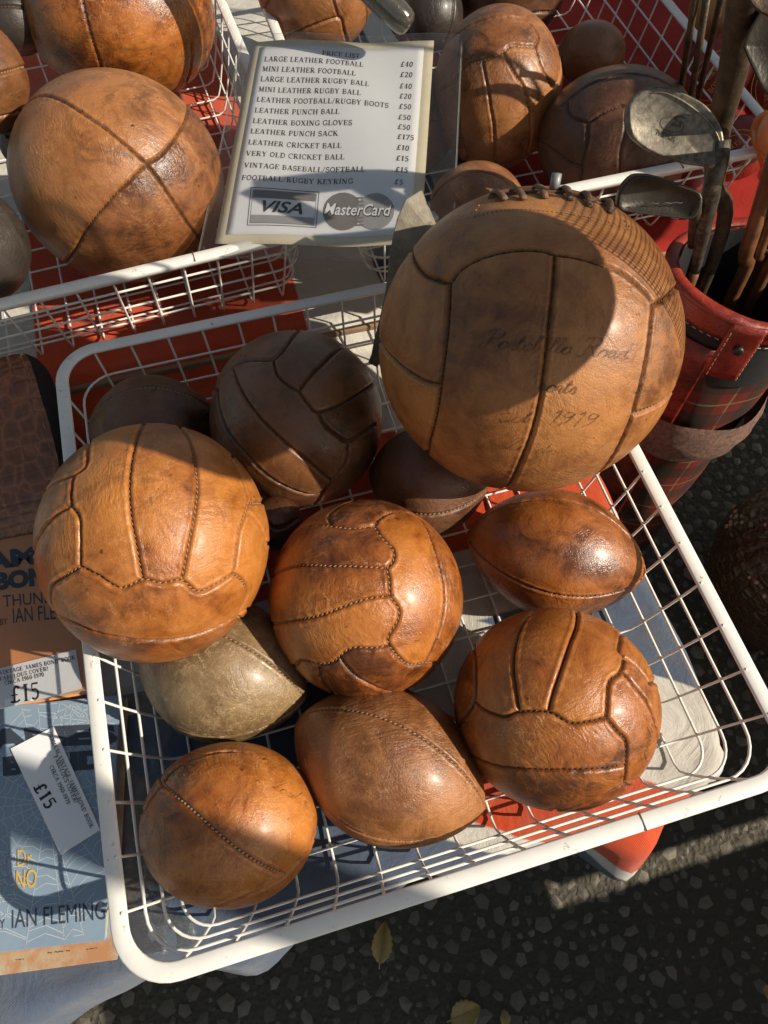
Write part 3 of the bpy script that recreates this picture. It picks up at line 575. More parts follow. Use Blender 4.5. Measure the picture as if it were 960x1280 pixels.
def prep_seams(seams, view, step=.0045):
    """smooth the seam lines and carry them round the unseen half"""
    out = []
    for s in seams:
        P = np.array(s, float) / 1000; P /= np.linalg.norm(P, axis=1)[:, None]
        C_ = catmull(P, step * 1.1); C_ /= np.linalg.norm(C_, axis=1)[:, None]
        if view is None: out.append(C_); continue
        mir = C_ - 2 * (C_ @ view)[:, None] * view
        out += [C_, mir]
        for e in (0, -1):
            c = -C_[e] @ view
            if c < .46:
                k = max(2, int(2 * math.asin(min(1, c)) / step)) if c > .02 else 0
                if k:
                    br = np.array([C_[e] * (1 - t) + mir[e] * t for t in np.linspace(0, 1, k)]); br /= np.linalg.norm(br, axis=1)[:, None]; out.append(br)
    return out
def build_ball(name, centre, shape, mat, seams, label, cat, group, sub=5, rounds=3, R=.1, groove=.0026, gw=.0012, puff=.0013, thread='thread_dark', bump_n=.006, seed=1, pitch=.0046, stitch=True, ridge=.0005, sway=3.2, wide=.00072):
    """shape(V)->positions for unit directions; the panels between the seams are separate leather pieces"""
    S = np.concatenate(seams); arc = np.concatenate([np.arange(len(s)) * 1. + 1000 * i for i, s in enumerate(seams)])
    V, F = ico(sub)
    for k in range(rounds):
        d, _ = nearest(V, S); V, F = refine(V, F, d < (.16, .075, .036)[k] )
    d, ix = nearest(V, S); dm = d * R
    base = shape(V)
    nrm = V.copy()
    eps = 1e-3
    if name_is_rugby(shape):
        t1 = np.cross(V, [.31, .52, .79]); t1 /= np.linalg.norm(t1, axis=1)[:, None]; t2 = np.cross(V, t1)
        def nn(q): q = q / np.linalg.norm(q, axis=1)[:, None]; return shape(q)
        nrm = np.cross(nn(V + eps * t1) - base, nn(V + eps * t2) - base); nrm /= np.linalg.norm(nrm, axis=1)[:, None]
        nrm *= np.sign((nrm * base).sum(1))[:, None]
    loc = np.linalg.norm(np.gradient(S, axis=0), axis=1)
    pk = np.sin(arc[ix] * .0045 * R / .0016) * np.exp(-(dm / .006) ** 2) * .00022
    rg = np.random.default_rng(seed)
    h = -groove * np.exp(-(dm / gw) ** 2) + puff * (1 - np.exp(-dm / .010)) + ridge * np.exp(-((dm - .0038) / .0016) ** 2) + pk
    h = h + R * bump_n * vnoise(V, seed, sway) + R * .0022 * vnoise(V, seed + 9, 11) + R * .0007 * vnoise(V, seed + 19, 34)
    X = base + nrm * h[:, None]
    # panels: flood between the seams
    cut = .0016 / R
    E = np.concatenate([F[:, [0, 1]], F[:, [1, 2]], F[:, [2, 0]]]); lab = np.arange(len(V)); free = d > cut
    Ef = E[free[E[:, 0]] & free[E[:, 1]]]
    for _ in range(400):
        a, b = lab[Ef[:, 0]], lab[Ef[:, 1]]; mn = np.minimum(a, b); old = lab.copy()
        np.minimum.at(lab, Ef[:, 0], mn); np.minimum.at(lab, Ef[:, 1], mn)
        lab = lab[lab]
        if (old == lab).all(): break
    lab[~free] = -1
    # area of each region: drop slivers
    u, cn = np.unique(lab[free], return_counts=True)
    fa = np.linalg.norm(np.cross(V[F[:, 1]] - V[F[:, 0]], V[F[:, 2]] - V[F[:, 0]]), axis=1) / 2
    ar = dict.fromkeys(u.tolist(), 0.); fl = lab[F[:, 0]]
    for l_ in u: ar[l_] = fa[fl == l_].sum()
    bad = [l_ for l_ in u if ar[l_] < .03]
    lab[np.isin(lab, bad)] = -1
    for _ in range(400):
        un = (lab[E[:, 0]] < 0) & (lab[E[:, 1]] >= 0); lab[E[un, 0]] = lab[E[un, 1]]
        un2 = (lab[E[:, 1]] < 0) & (lab[E[:, 0]] >= 0); lab[E[un2, 1]] = lab[E[un2, 0]]
        if not (un.any() or un2.any()): break
    # smooth normals of the whole skin
    fn = np.cross(X[F[:, 1]] - X[F[:, 0]], X[F[:, 2]] - X[F[:, 0]]); vn = np.zeros_like(X)
    for k in range(3): np.add.at(vn, F[:, k], fn)
    vn /= np.linalg.norm(vn, axis=1)[:, None] + 1e-12
    flab = np.sort(lab[F], 1)[:, 1]
    zmin = X[:, 2].min(); root_loc = np.array(centre) + [0, 0, zmin]
    root = empty(name, root_loc, label, cat, group); X = X - [0, 0, zmin]
    for l_ in np.unique(flab):
        f = F[flab == l_]; ids, inv = np.unique(f, return_inverse=True); f2 = inv.reshape(-1, 3)
        me = bpy.data.meshes.new('panel'); me.vertices.add(len(ids)); me.vertices.foreach_set('co', X[ids].ravel())
        me.loops.add(f2.size); me.loops.foreach_set('vertex_index', f2.ravel().astype(np.int32)); me.polygons.add(len(f2))
        me.polygons.foreach_set('loop_start', np.arange(0, f2.size, 3, dtype=np.int32)); me.polygons.foreach_set('use_smooth', np.ones(len(f2), bool))
        me.materials.append(M[mat]); me.update(); me.validate()
        me.normals_split_custom_set_from_vertices(vn[ids].tolist())
        o = bpy.data.objects.new('panel', me); COL.objects.link(o); o.parent = root
    def surf(Q, off=0.):
        Q = np.array(Q, float); Q /= np.linalg.norm(Q, axis=1)[:, None]
        dd, i2 = nearest(Q, S); m = dd * R
        hh = -groove * np.exp(-(m / gw) ** 2) + puff * (1 - np.exp(-m / .010)) + ridge * np.exp(-((m - .0038) / .0016) ** 2) + R * bump_n * vnoise(Q, seed, sway) + R * .0022 * vnoise(Q, seed + 9, 11) + R * .0007 * vnoise(Q, seed + 19, 34)
        b = shape(Q); n_ = Q if not name_is_rugby(shape) else b / np.linalg.norm(b, axis=1)[:, None]
        return b + n_ * (hh + off)[:, None] - [0, 0, zmin] if hasattr(off, '__len__') else b + n_ * (hh + off)[:, None] - np.array([0, 0, zmin])
    if stitch:
        B = MB()
        for s in seams:
            sp_ = shape(s); L = np.concatenate([[0], np.cumsum(np.linalg.norm(np.diff(sp_, axis=0), axis=1))])
            if L[-1] < pitch: continue
            for t in np.arange(pitch * .6, L[-1] - pitch * .4, pitch):
                j = min(len(s) - 2, int(np.searchsorted(L, t))); q = s[j]; p = surf([q], 0)[0]
                tn = sp_[min(j + 1, len(s) - 1)] - sp_[max(j - 1, 0)]; tn /= np.linalg.norm(tn) + 1e-9
                nn_ = q if not name_is_rugby(shape) else sp_[j] / np.linalg.norm(sp_[j]); sd = np.cross(nn_, tn); sd /= np.linalg.norm(sd)
                a = .42 + rg.uniform(-.12, .12); dr = tn * math.cos(a) + sd * math.sin(a); s2 = np.cross(nn_, dr)
                hl = pitch * .45; hw = wide; c = p + nn_ * (.0009)
                Vs = [c - dr * hl - nn_ * .0009] + [c + dr * x + s2 * y * hw + nn_ * z * .0006 for x in (-hl * .6, hl * .6) for y, z in ((1, 0), (0, 1), (-1, 0), (0, -1))] + [c + dr * hl - nn_ * .0009]
                B.add(Vs, [(0, 2, 1), (0, 3, 2), (0, 4, 3), (0, 1, 4), (1, 2, 6, 5), (2, 3, 7, 6), (3, 4, 8, 7), (4, 1, 5, 8), (9, 5, 6), (9, 6, 7), (9, 7, 8), (9, 8, 5)])
        B.build('stitching', M[thread], root, smooth=True)
        B = MB()        # dark strip added in every groove, deepening the shade of the seam
        for s in seams:
            q = s[::3] if len(s) > 8 else s
            if len(q) < 3: continue
            q = np.concatenate([q, s[-1:]]) if len(s) > 8 and (len(s) - 1) % 3 else q
            V_, F_ = tube(surf(q, -.0001), .00085 if R > .05 else .0006, 5, cap=False); B.add(V_, F_)
        B.build('seam_shade_strip', M['seam_shade'], root, smooth=True)['kind'] = 'stuff'
    return root, surf
def name_is_rugby(s): return getattr(s, 'rug', False)
def sphere_shape(r):
    def f(V): return V * r
    return f
def ell_shape(A):
    A = np.array(A).reshape(3, 3)
    def f(V): return V @ A.T
    return f
def rug_shape(a, b, ax, up, e=.70, q=1.9):
    ax = np.array(ax); up = np.array(up); sd = np.cross(ax, up)
    def f(V):
        x = V @ ax; y = V @ up; z = V @ sd; rho = np.sqrt(np.maximum(1e-9, y * y + z * z))
        w = b * np.maximum(1e-6, 1 - np.abs(x) ** q) ** e
        return (a * x)[:, None] * ax + (w * y / rho)[:, None] * up + (w * z / rho)[:, None] * sd
    f.rug = True; return f

SPEC = {
 # key: material, thread, label, group, kwargs
 'A': ('big', 'thread_dark', 'largest ball, pale brown laced football stamped with script lettering', dict(sub=6, rounds=3, gw=.0019, groove=.0028, pitch=.0050, puff=.0018)),
 'B': ('tan', 'thread_tan', 'large tan football at the left of the front basket, shaded on its upper edge', dict(sub=6, thread2='', seed=3)),
 'C': ('caramel', 'thread_tan', 'shiny orange brown football in the middle of the front basket', dict(sub=6, bump_n=.012, seed=5, groove=.0023)),
 'D': ('dark', 'thread_dark', 'dark brown football at the back of the front basket, left of the largest ball', dict(seed=7)),
 'H': ('caramel', 'thread_dark', 'creased brown football below the rugby ball with the sewn tip', dict(sub=6, bump_n=.010, seed=11)),
 'K': ('amber', 'thread_pale', 'small glossy amber ball with a diagonal seam, lower left in the basket', dict(sub=6, seed=13, wide=.0011, pitch=.0040, groove=.0022)),
 'T1': ('russet', 'thread_dark', 'big tan ball with four seams crossing on its top, in the back left basket', dict(seed=15, bump_n=.010)),
 'T2': ('amber', 'thread_pale', 'big amber ball at the top edge, behind the ball with crossing seams', dict(seed=17, rounds=2)),
 'T3': ('russet', 'thread_tan', 'half lit tan football directly right of the price list', dict(seed=19, rounds=2)),
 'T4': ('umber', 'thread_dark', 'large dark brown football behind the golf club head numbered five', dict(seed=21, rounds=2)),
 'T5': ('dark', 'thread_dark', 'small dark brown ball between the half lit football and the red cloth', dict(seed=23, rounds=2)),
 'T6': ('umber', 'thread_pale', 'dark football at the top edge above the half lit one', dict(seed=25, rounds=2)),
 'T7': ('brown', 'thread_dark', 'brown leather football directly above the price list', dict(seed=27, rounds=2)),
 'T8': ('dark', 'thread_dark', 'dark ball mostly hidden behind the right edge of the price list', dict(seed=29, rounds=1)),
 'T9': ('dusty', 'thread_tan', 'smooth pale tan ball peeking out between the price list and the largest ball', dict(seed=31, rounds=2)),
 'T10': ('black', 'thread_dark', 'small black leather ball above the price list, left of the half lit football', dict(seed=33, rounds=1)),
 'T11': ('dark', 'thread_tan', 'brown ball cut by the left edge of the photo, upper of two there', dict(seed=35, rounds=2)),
 'T12': ('black', 'thread_dark', 'dark ball at the left edge, beside the ball with crossing seams', dict(seed=37, rounds=1)),  # black leather carries the shade over a dark brown ball
 'T14': ('black', 'thread_dark', 'black ball at the top left corner, behind the big amber ball', dict(seed=53, rounds=1)),  # added ball, black to fill the corner gap with shade
 'T13': ('black', 'thread_dark', 'black ball deep in the gap left of the ball with crossing seams', dict(seed=51, rounds=1)),  # added ball, black so that the gap looks shaded
 'L': ('brown', 'thread_dark', 'small reddish brown ball wedged between the left and the middle football', dict(seed=39, rounds=1)),
}
SURF = {}; ROOT = {}
for k, (mat, th, lab, kw) in SPEC.items():
    c, r, view, seams, Am = BALLS[k]; kw = dict(kw); kw.pop('thread2', 0)
    sm = prep_seams(seams, np.array(view), .0045 if r > .06 else .008)
    grp = 'leather balls heaped in the baskets'
    kw.setdefault('sub', 5)
    ROOT[k], SURF[k] = build_ball('leather_ball', c, ell_shape(Am), mat, sm, lab, 'leather ball', grp, R=r, thread=th, **kw)
RSPEC = {
 'G': ('brown2', 'thread_dark', 'glossy brown rugby ball with a sewn tip, right of the middle football', dict(seed=41)),
 'I': ('dusty', 'thread_tan', 'matt tan rugby ball between the small amber ball and the creased football', dict(seed=43)),
 'J': ('olive', 'thread_tan', 'olive brown rugby ball under the large tan football', dict(seed=45)),
 'F': ('umber', 'thread_tan', 'dark brown rugby ball under the largest ball, its lower side lit', dict(seed=47)),
 'E': ('dark', 'thread_pale', 'dark greyish brown rugby ball in the back left corner of the front basket', dict(seed=49)),
}
M['brown2'] = leather('glossy_brown_leather', (.42, .150, .034), (.29, .090, .018), (.11, .032, .008), .28, .4, worn=(.5, .28, .13), stain=.35, seed=14, coat=.25)
for k, (mat, th, lab, kw) in RSPEC.items():
    c, a, b, ax, up, roll = RUG[k]; axv, upv = np.array(ax), np.array(up); sdv = np.cross(axv, upv); sm = []
    for q in range(4):
        ph = math.radians(roll + 90 * q); dr = upv * math.cos(ph) + sdv * math.sin(ph)
        tt = np.arange(-math.pi / 2 + .10, math.pi / 2 - .10, .0050); sm.append(np.array([axv * math.sin(t) + dr * math.cos(t) for t in tt]))
    if k == 'G':      # short sewn seam across the tip
        tt = np.arange(0, 2 * math.pi, .006); sm.append(np.array([axv * .965 + (upv * math.cos(t) + sdv * math.sin(t)) * .262 for t in tt]))
    ROOT[k], SURF[k] = build_ball('rugby_ball', c, rug_shape(a, b, axv, upv), mat, sm, lab, 'rugby ball', 'leather rugby balls heaped in the baskets', R=(a + b) / 2, thread=th, sub=6, rounds=3 if k in 'GIJ' else 2, puff=.0008, groove=.0018, **kw)
# ------------------------------------------------------------------ lettering
def arc(cx, cy, rx, ry, a0, a1, n=8): return [(cx + rx * math.cos(math.radians(a0 + (a1 - a0) * k / n)), cy + ry * math.sin(math.radians(a0 + (a1 - a0) * k / n))) for k in range(n + 1)]
TK, TN = .15, .06
def _S(x, y0=0, y1=1): return [('p', TK, [(x, y0), (x, y1)]), ('p', .05, [(x - .15, y0 + .025), (x + .15, y0 + .025)]), ('p', .05, [(x - .15, y1 - .025), (x + .15, y1 - .025)])]
def _s(x, y): return [('p', .05, [(x - .13, y), (x + .13, y)])]
GL = {
 'A': (.92, [('p', TN, [(.13, 0), (.44, 1)]), ('p', TK, [(.46, 1), (.78, 0)]), ('p', TN, [(.24, .33), (.66, .33)])] + _s(.13, .025) + _s(.78, .025)),
 'B': (.80, _S(.2) + [('p', TN, [(.2, .97), (.45, .97)] + arc(.45, .745, .2, .225, 90, -90) + [(.2, .52)]), ('p', .09, arc(.45, .27, .25, .24, 90, -90) + [(.2, .03)])]),
 'C': (.82, [('p', .10, arc(.46, .5, .36, .46, 50, 310, 14)), ('p', TN, [(.72, .65), (.74, .97)])]),
 'D': (.92, _S(.2) + [('p', .10, [(.2, .97), (.42, .97)] + arc(.42, .5, .38, .46, 85, -85, 12) + [(.2, .03)])]),
 'E': (.78, _S(.2) + [('p', TN, [(.2, .97), (.68, .97), (.70, .75)]), ('p', TN, [(.2, .52), (.52, .52)]), ('p', TN, [(.52, .4), (.52, .64)]), ('p', TN, [(.2, .03), (.70, .03), (.74, .28)])]),
 'F': (.74, _S(.2) + [('p', TN, [(.2, .97), (.68, .97), (.70, .73)]), ('p', TN, [(.2, .52), (.52, .52)]), ('p', TN, [(.52, .4), (.52, .64)])]),
 'G': (.90, [('p', .10, arc(.46, .5, .36, .46, 50, 330, 14)), ('p', TN, [(.72, .65), (.74, .97)]), ('p', TK, [(.74, .05), (.74, .42)])] + _s(.74, .42)),
 'H': (.98, _S(.2) + _S(.76) + [('p', TN, [(.2, .5), (.76, .5)])]),
 'I': (.42, _S(.21)), 'J': (.6, _S(.38, .2) + [('p', TN, arc(.22, .2, .16, .18, 0, -170))]),
 'K': (.92, _S(.2) + [('p', TN, [(.22, .38), (.68, .97)]), ('p', TK, [(.40, .58), (.78, .02)])] + _s(.7, .975) + _s(.8, .025)),
 'L': (.76, _S(.2) + [('p', TN, [(.2, .03), (.68, .03), (.72, .30)])]),
 'M': (1.12, [('p', TN, [(.17, 0), (.17, 1)]), ('p', TK, [(.2, 1), (.52, .08)]), ('p', TN, [(.52, .08), (.86, 1)]), ('p', TK, [(.88, 1), (.88, 0)])] + _s(.17, .025) + _s(.88, .025) + _s(.15, .975) + _s(.92, .975)),
 'N': (1.0, [('p', TN, [(.18, 0), (.18, 1)]), ('p', TK, [(.2, .97), (.76, .03)]), ('p', TN, [(.78, 0), (.78, 1)])] + _s(.18, .025) + _s(.14, .975) + _s(.78, .975)),
 'O': (.90, [('p', .11, arc(.45, .5, .35, .46, 0, 360, 18))]),
 'P': (.78, _S(.2) + [('p', .08, [(.2, .97), (.42, .97)] + arc(.42, .71, .25, .26, 85, -85) + [(.2, .45)])]),
 'R': (.90, _S(.2) + [('p', .08, [(.2, .97), (.42, .97)] + arc(.42, .73, .24, .24, 85, -85) + [(.2, .49)]), ('p', TK, [(.42, .49), (.74, .03)])] + _s(.76, .025)),
 'S': (.70, [('p', .11, arc(.34, .72, .22, .25, 30, 250, 10) + arc(.36, .27, .24, .25, 80, -150, 10)), ('p', TN, [(.56, .75), (.57, .97)]), ('p', TN, [(.10, .03), (.10, .28)])]),
 'T': (.82, _S(.41) + [('p', TN, [(.06, .74), (.08, .97), (.74, .97), (.76, .74)])]),
 'U': (.95, [('p', TK, [(.2, 1), (.2, .3)] + arc(.46, .28, .26, .26, 180, 270)), ('p', TN, arc(.46, .28, .28, .26, 270, 360) + [(.74, 1)])] + _s(.2, .975) + _s(.74, .975)),
 'V': (.90, [('p', TK, [(.13, 1), (.44, 0)]), ('p', TN, [(.44, 0), (.76, 1)])] + _s(.13, .975) + _s(.76, .975)),
 'W': (1.2, [('p', TK, [(.12, 1), (.36, 0)]), ('p', TN, [(.36, 0), (.6, 1)]), ('p', TK, [(.6, 1), (.84, 0)]), ('p', TN, [(.84, 0), (1.08, 1)])] + _s(.12, .975) + _s(1.06, .975)),
 'X': (.90, [('p', TK, [(.14, 1), (.74, 0)]), ('p', TN, [(.72, 1), (.14, 0)])] + _s(.14, .025) + _s(.74, .025) + _s(.14, .975) + _s(.72, .975)),
 'Y': (.88, [('p', TK, [(.12, 1), (.43, .48), (.43, 0)]), ('p', TN, [(.43, .48), (.74, 1)])] + _s(.43, .025) + _s(.12, .975) + _s(.74, .975)),
 '/': (.5, [('p', TN, [(.05, -.05), (.42, 1.05)])]), ' ': (.38, []), '-': (.4, [('p', .09, [(.06, .4), (.34, .4)])]),
 "'": (.2, [('p', .08, [(.1, .72), (.1, 1)])]), '!': (.3, [('p', .12, [(.15, .3), (.15, 1)]), ('p', .13, [(.15, 0), (.15, .13)])]), '.': (.3, [('p', .14, [(.15, 0), (.15, .14)])]),
 '0': (.66, [('p', .12, arc(.33, .5, .22, .46, 0, 360, 16))]), '1': (.5, _S(.27) + [('p', TN, [(.27, 1), (.1, .82)])]),
 '2': (.66, [('p', .11, arc(.32, .72, .2, .24, 170, -30, 9) + [(.10, .05)]), ('p', .10, [(.10, .06), (.56, .06)]), ('p', TN, [(.56, .05), (.58, .25)])]),
 '4': (.68, [('p', TK, [(.44, 0), (.44, 1)]), ('p', TN, [(.44, 1), (.06, .30), (.64, .30)])] + _s(.44, .025)),
 '5': (.64, [('p', .10, [(.14, .95), (.54, .95)]), ('p', TN, [(.14, .95), (.13, .58)]), ('p', .12, [(.13, .57)] + arc(.30, .32, .23, .29, 110, -140, 10))]),
 '6': (.66, [('p', .11, [(.54, .9)] + arc(.42, .5, .30, .46, 95, 180, 6)), ('p', .11, arc(.33, .28, .22, .26, 0, 360, 12))]),
 '7': (.62, [('p', .11, [(.10, .95), (.56, .95)]), ('p', .12, [(.56, .95), (.24, 0)]), ('p', TN, [(.10, .95), (.09, .74)])]),
 '9': (.66, [('p', .11, [(.14, .08)] + arc(.26, .5, .30, .46, -80, 0, 6)), ('p', .11, arc(.33, .70, .22, .26, 0, 360, 12))]),
 '£': (.78, [('p', .13, [(.34, .06), (.34, .62)] + arc(.50, .70, .17, .24, 180, 25, 7)), ('p', TN, [(.12, .46), (.56, .46)]), ('p', .10, [(.08, .10), (.30, .04), (.52, .05), (.70, .14)])]),
}
def ribbon(P, w):
    P = np.array(P, float); T = np.gradient(P, axis=0); T /= np.linalg.norm(T, axis=1)[:, None] + 1e-9; N = np.stack([-T[:, 1], T[:, 0]], 1) * w / 2
    V = [tuple(p) for q in zip(P + N, P - N) for p in q]; return V, [(2 * i, 2 * i + 1, 2 * i + 3, 2 * i + 2) for i in range(len(P) - 1)]
def serif(text, bold=1.0):
    V = []; F = []; x = 0
    for ch in text:
        wd, st = GL[ch]
        for _, w, P in st:
            v, f = ribbon([(a + x, b) for a, b in P], w * bold); F += [tuple(i + len(V) for i in q) for q in f]; V += v
        x += wd + .06
    return V, F, x - .06
_fc = {}
def sans(text, offset=0., shear=0.):
    k = (text, offset, shear)
    if k not in _fc:
        cu = bpy.data.curves.new('t', 'FONT'); cu.body = text; cu.offset = offset; cu.shear = shear; cu.resolution_u = 3; ob = bpy.data.objects.new('t', cu); COL.objects.link(ob)
        me = bpy.data.meshes.new_from_object(ob.evaluated_get(bpy.context.evaluated_depsgraph_get()))
        v = np.array([q.co[:2] for q in me.vertices]); f = [tuple(p.vertices) for p in me.polygons]
        bpy.data.objects.remove(ob); bpy.data.curves.remove(cu); bpy.data.meshes.remove(me)
        x0, x1 = v[:, 0].min(), v[:, 0].max(); cap = v[:, 1].max(); v[:, 0] -= x0
        _fc[k] = ([tuple(a / cap) for a in v], f, (x1 - x0) / cap)
    return _fc[k]
def on_plane(P0, n):
    P0, n = np.array(P0, float), np.array(n, float)
    return lambda px, py: CAM + ray(px, py) * (((P0 - CAM) @ n) / (ray(px, py) @ n))
def lay(name, glyphs, f, p0, p1, p2, mat, parent, lift=.0004, nrm=(0, 0, 1), warp=None):
    """lay flat lettering on a plane: baseline p0->p1, cap height p0->p2 (photograph points resolved on plane f)"""
    V, F, W = glyphs; A = f(*p0); X = (f(*p1) - A) / W; Y = f(*p2) - A; nrm = np.array(nrm, float)
    VV = [A + X * x + Y * y + nrm * lift for x, y in V]
    if warp: VV = [warp(v) for v in VV]
    if parent is not None: VV = [v - np.array(parent.matrix_basis.translation) for v in VV]
    return mesh_obj(name, VV, F, mat, parent, smooth=False)

# ------------------------------------------------------------------ price list in its clear sleeve
PR = rot3(.1144, .5674, -.9188); PC = np.array([.0807, .5009, .0637]); PN = PR @ np.array([0, 0, 1.])
fpl = on_plane(PC, PN)
def bend(v):
    q = PR.T @ (np.array(v) - PC); x, y = q[0] / .1175, q[1] / .1645
    q[2] += .0035 * (1 - x * x) * math.sin(y * 2.2 + .6) + .0030 * math.exp(-((x + .75) ** 2 + (y - .85) ** 2) * 5) * 2 + .0016 * math.sin(x * 5 + y * 3)
    return PR @ q + PC
pl = empty('price_list', tuple(PC), 'white price list with cream border in a clear sleeve, across the back baskets', 'price list')
def sheet(name, hw, hh, cx, cy, z, th, mat, parent, nx=24, ny=32, taper=(0, 0)):
    V = []
    for side in (0, 1):
        for j in range(ny + 1):
            for i in range(nx + 1):
                x, y = -1 + 2 * i / nx, -1 + 2 * j / ny
                V.append(bend(PC + PR @ np.array([cx + x * hw, cy + y * hh + 0 * x, z - side * th])) - PC)
    n_ = nx + 1; off = n_ * (ny + 1); F = []
    for j in range(ny):
        for i in range(nx):
            a = j * n_ + i; F.append((a, a + 1, a + n_ + 1, a + n_))
            if th: F.append((off + a, off + a + n_, off + a + n_ + 1, off + a + 1))
    if th:
        for i in range(nx): F += [(i + 1, i, off + i, off + i + 1), (ny * n_ + i, ny * n_ + i + 1, off + ny * n_ + i + 1, off + ny * n_ + i)]
        for j in range(ny): F += [(j * n_, (j + 1) * n_, off + (j + 1) * n_, off + j * n_), ((j + 1) * n_ + nx, j * n_ + nx, off + j * n_ + nx, off + (j + 1) * n_ + nx)]
    else: V = V[:off]
    return mesh_obj(name, V, F, mat, parent)
sheet('border', .1175, .1645, 0, 0, 0, .0006, M['cream'], pl)
V, F = tube([bend(PC + PR @ np.array([.010 + a * .1430, -.004 + b * .1800, .0004])) - PC for a, b in [(-1 + .1 * k, -1) for k in range(20)] + [(1, -1 + .1 * k) for k in range(20)] + [(1 - .1 * k, 1) for k in range(20)] + [(-1, 1 - .1 * k) for k in range(21)]], .0011, 6, flat=(1, 1.6)); mesh_obj('sealed_edge', V, F, M['sleeve'], pl)
sheet('page', .1060, .1520, -.0005, .0005, .0005, .0003, M['paper'], pl)
sheet('sleeve', .1430, .1800, .010, -.004, .0022, 0, M['sleeve'], pl)
sheet('sleeve', .1430, .1800, .010, -.004, -.0018, 0, M['sleeve'], pl)
zz = lambda x, y: (260 + x / 3.2, y / 3.2)
def pline(t, x0, y0, x1, y1, h=22, bold=1.25, mat='ink_brown', name='text_line'):
    lay(name, serif(t, bold), fpl, zz(x0, y0), zz(x1, y1), zz(x0 + h * .16, y0 - h), M[mat], pl, .0008, PN, bend)
pline('PRICE LIST', 458, 237, 607, 240, 18)
rows = [('LARGE LEATHER FOOTBALL', 228, 262, 622, 277, '£40', 768, 270, 819), ('MINI LEATHER FOOTBALL', 220, 300, 592, 316, '£20', 766, 311, 817), ('LARGE LEATHER RUGBY BALL', 212, 338, 645, 356, '£40', 764, 356, 815),
        ('MINI LEATHER RUGBY BALL', 204, 377, 613, 395, '£20', 763, 396, 813), ('LEATHER FOOTBALL/RUGBY BOOTS', 196, 416, 723, 438, '£50', 761, 437, 812), ('LEATHER PUNCH BALL', 188, 458, 528, 470, '£50', 758, 480, 810),
        ('LEATHER BOXING GLOVES', 180, 500, 578, 514, '£50', 756, 519, 808), ('LEATHER PUNCH SACK', 171, 541, 521, 552, '£175', 754, 559, 823), ('LEATHER CRICKET BALL', 162, 585, 535, 598, '£10', 752, 602, 804),
        ('VERY OLD CRICKET BALL', 153, 629, 546, 641, '£15', 749, 645, 802), ('VINTAGE BASEBALL/SOFTBALL', 145, 675, 629, 691, '£15', 746, 691, 799), ('FOOTBALL/RUGBY KEYRING', 135, 724, 580, 733, '£5', 743, 740, 779)]
for t, x0, y0, x1, y1, pr, qx, qy, qx1 in rows:
    pline(t, x0, y0, x1, y1, 19); pline(pr, qx, qy, qx1, qy + 2, 20, name='price')
def pquads(name, polys, mat, lift):
    V = []; F = []
    for P in polys:
        o = len(V)
        if len(P) == 4:        # follow the bend of the sheet
            nu = nv = 10
            for j in range(nv + 1):
                for i in range(nu + 1):
                    u, v = i / nu, j / nv; q = [P[0][k] * (1 - u) * (1 - v) + P[1][k] * u * (1 - v) + P[2][k] * u * v + P[3][k] * (1 - u) * v for k in (0, 1)]
                    V.append(bend(fpl(*zz(*q)) + PN * lift) - PC)
            F += [(o + j * 11 + i, o + j * 11 + i + 1, o + j * 11 + i + 12, o + j * 11 + i + 11) for j in range(nv) for i in range(nu)]
        else: F.append(tuple(range(o, o + len(P)))); V += [bend(fpl(*zz(*p)) + PN * lift) - PC for p in P]
    return mesh_obj(name, V, F, M[mat], pl, smooth=False)
def lerp(a, b, t): return (a[0] + (b[0] - a[0]) * t, a[1] + (b[1] - a[1]) * t)
# payment card marks printed at the foot
a, b, c, d = (172, 752), (444, 760), (431, 903), (155, 900)
def inner(i0, i1, j0, j1):
    def P(u, v): return lerp(lerp(a, b, u), lerp(d, c, u), v)
    return [P(i0, j0), P(i1, j0), P(i1, j1), P(i0, j1)]
fr = []
for (i0, i1, j0, j1) in ((0, 1, 0, .018), (0, 1, .982, 1), (0, .01, 0, 1), (.99, 1, 0, 1), (.035, .965, .06, .07), (.035, .965, .93, .94), (.035, .04, .06, .94), (.96, .965, .06, .94)): fr.append(inner(i0, i1, j0, j1))
pquads('logo_frame', fr, 'ink_brown', .0007)
pquads('logo_band', [inner(.045, .955, .075, .27)], 'ink_mid', .0007); pquads('logo_band', [inner(.045, .955, .72, .925)], 'ink_grey', .0007)
lay('logo_text', sans('VISA', .02, .3), fpl, zz(214, 846), zz(376, 851), zz(220, 802), M['ink_brown'], pl, .0009, PN, bend)
def disc(cx, cy, r, n=30, a0=0, a1=360): return [(cx + r * math.cos(math.radians(a0 + (a1 - a0) * k / n)) * 1.0, cy + r * .92 * math.sin(math.radians(a0 + (a1 - a0) * k / n))) for k in range(n)]
pquads('logo_disc', [disc(537, 838, 80)], 'ink_mid', .0007); pquads('logo_disc', [disc(668, 845, 77)], 'ink_grey', .0009)
pquads('logo_stripe', [[(588 - 3 * k % 7, y), (622, y + 1), (622, y + 7), (588, y + 6)] for k, y in enumerate((786, 800, 814, 862, 876, 890))], 'ink_mid', .0011)
lay('logo_text', sans('MasterCard', .025, .2), fpl, zz(466, 849), zz(734, 868), zz(472, 806), M['ink_brown'], pl, .00125, PN, bend)
lay('logo_text', sans('MasterCard', .012, .2), fpl, zz(463, 847), zz(731, 866), zz(469, 804), M['paper'], pl, .0016, PN, bend)

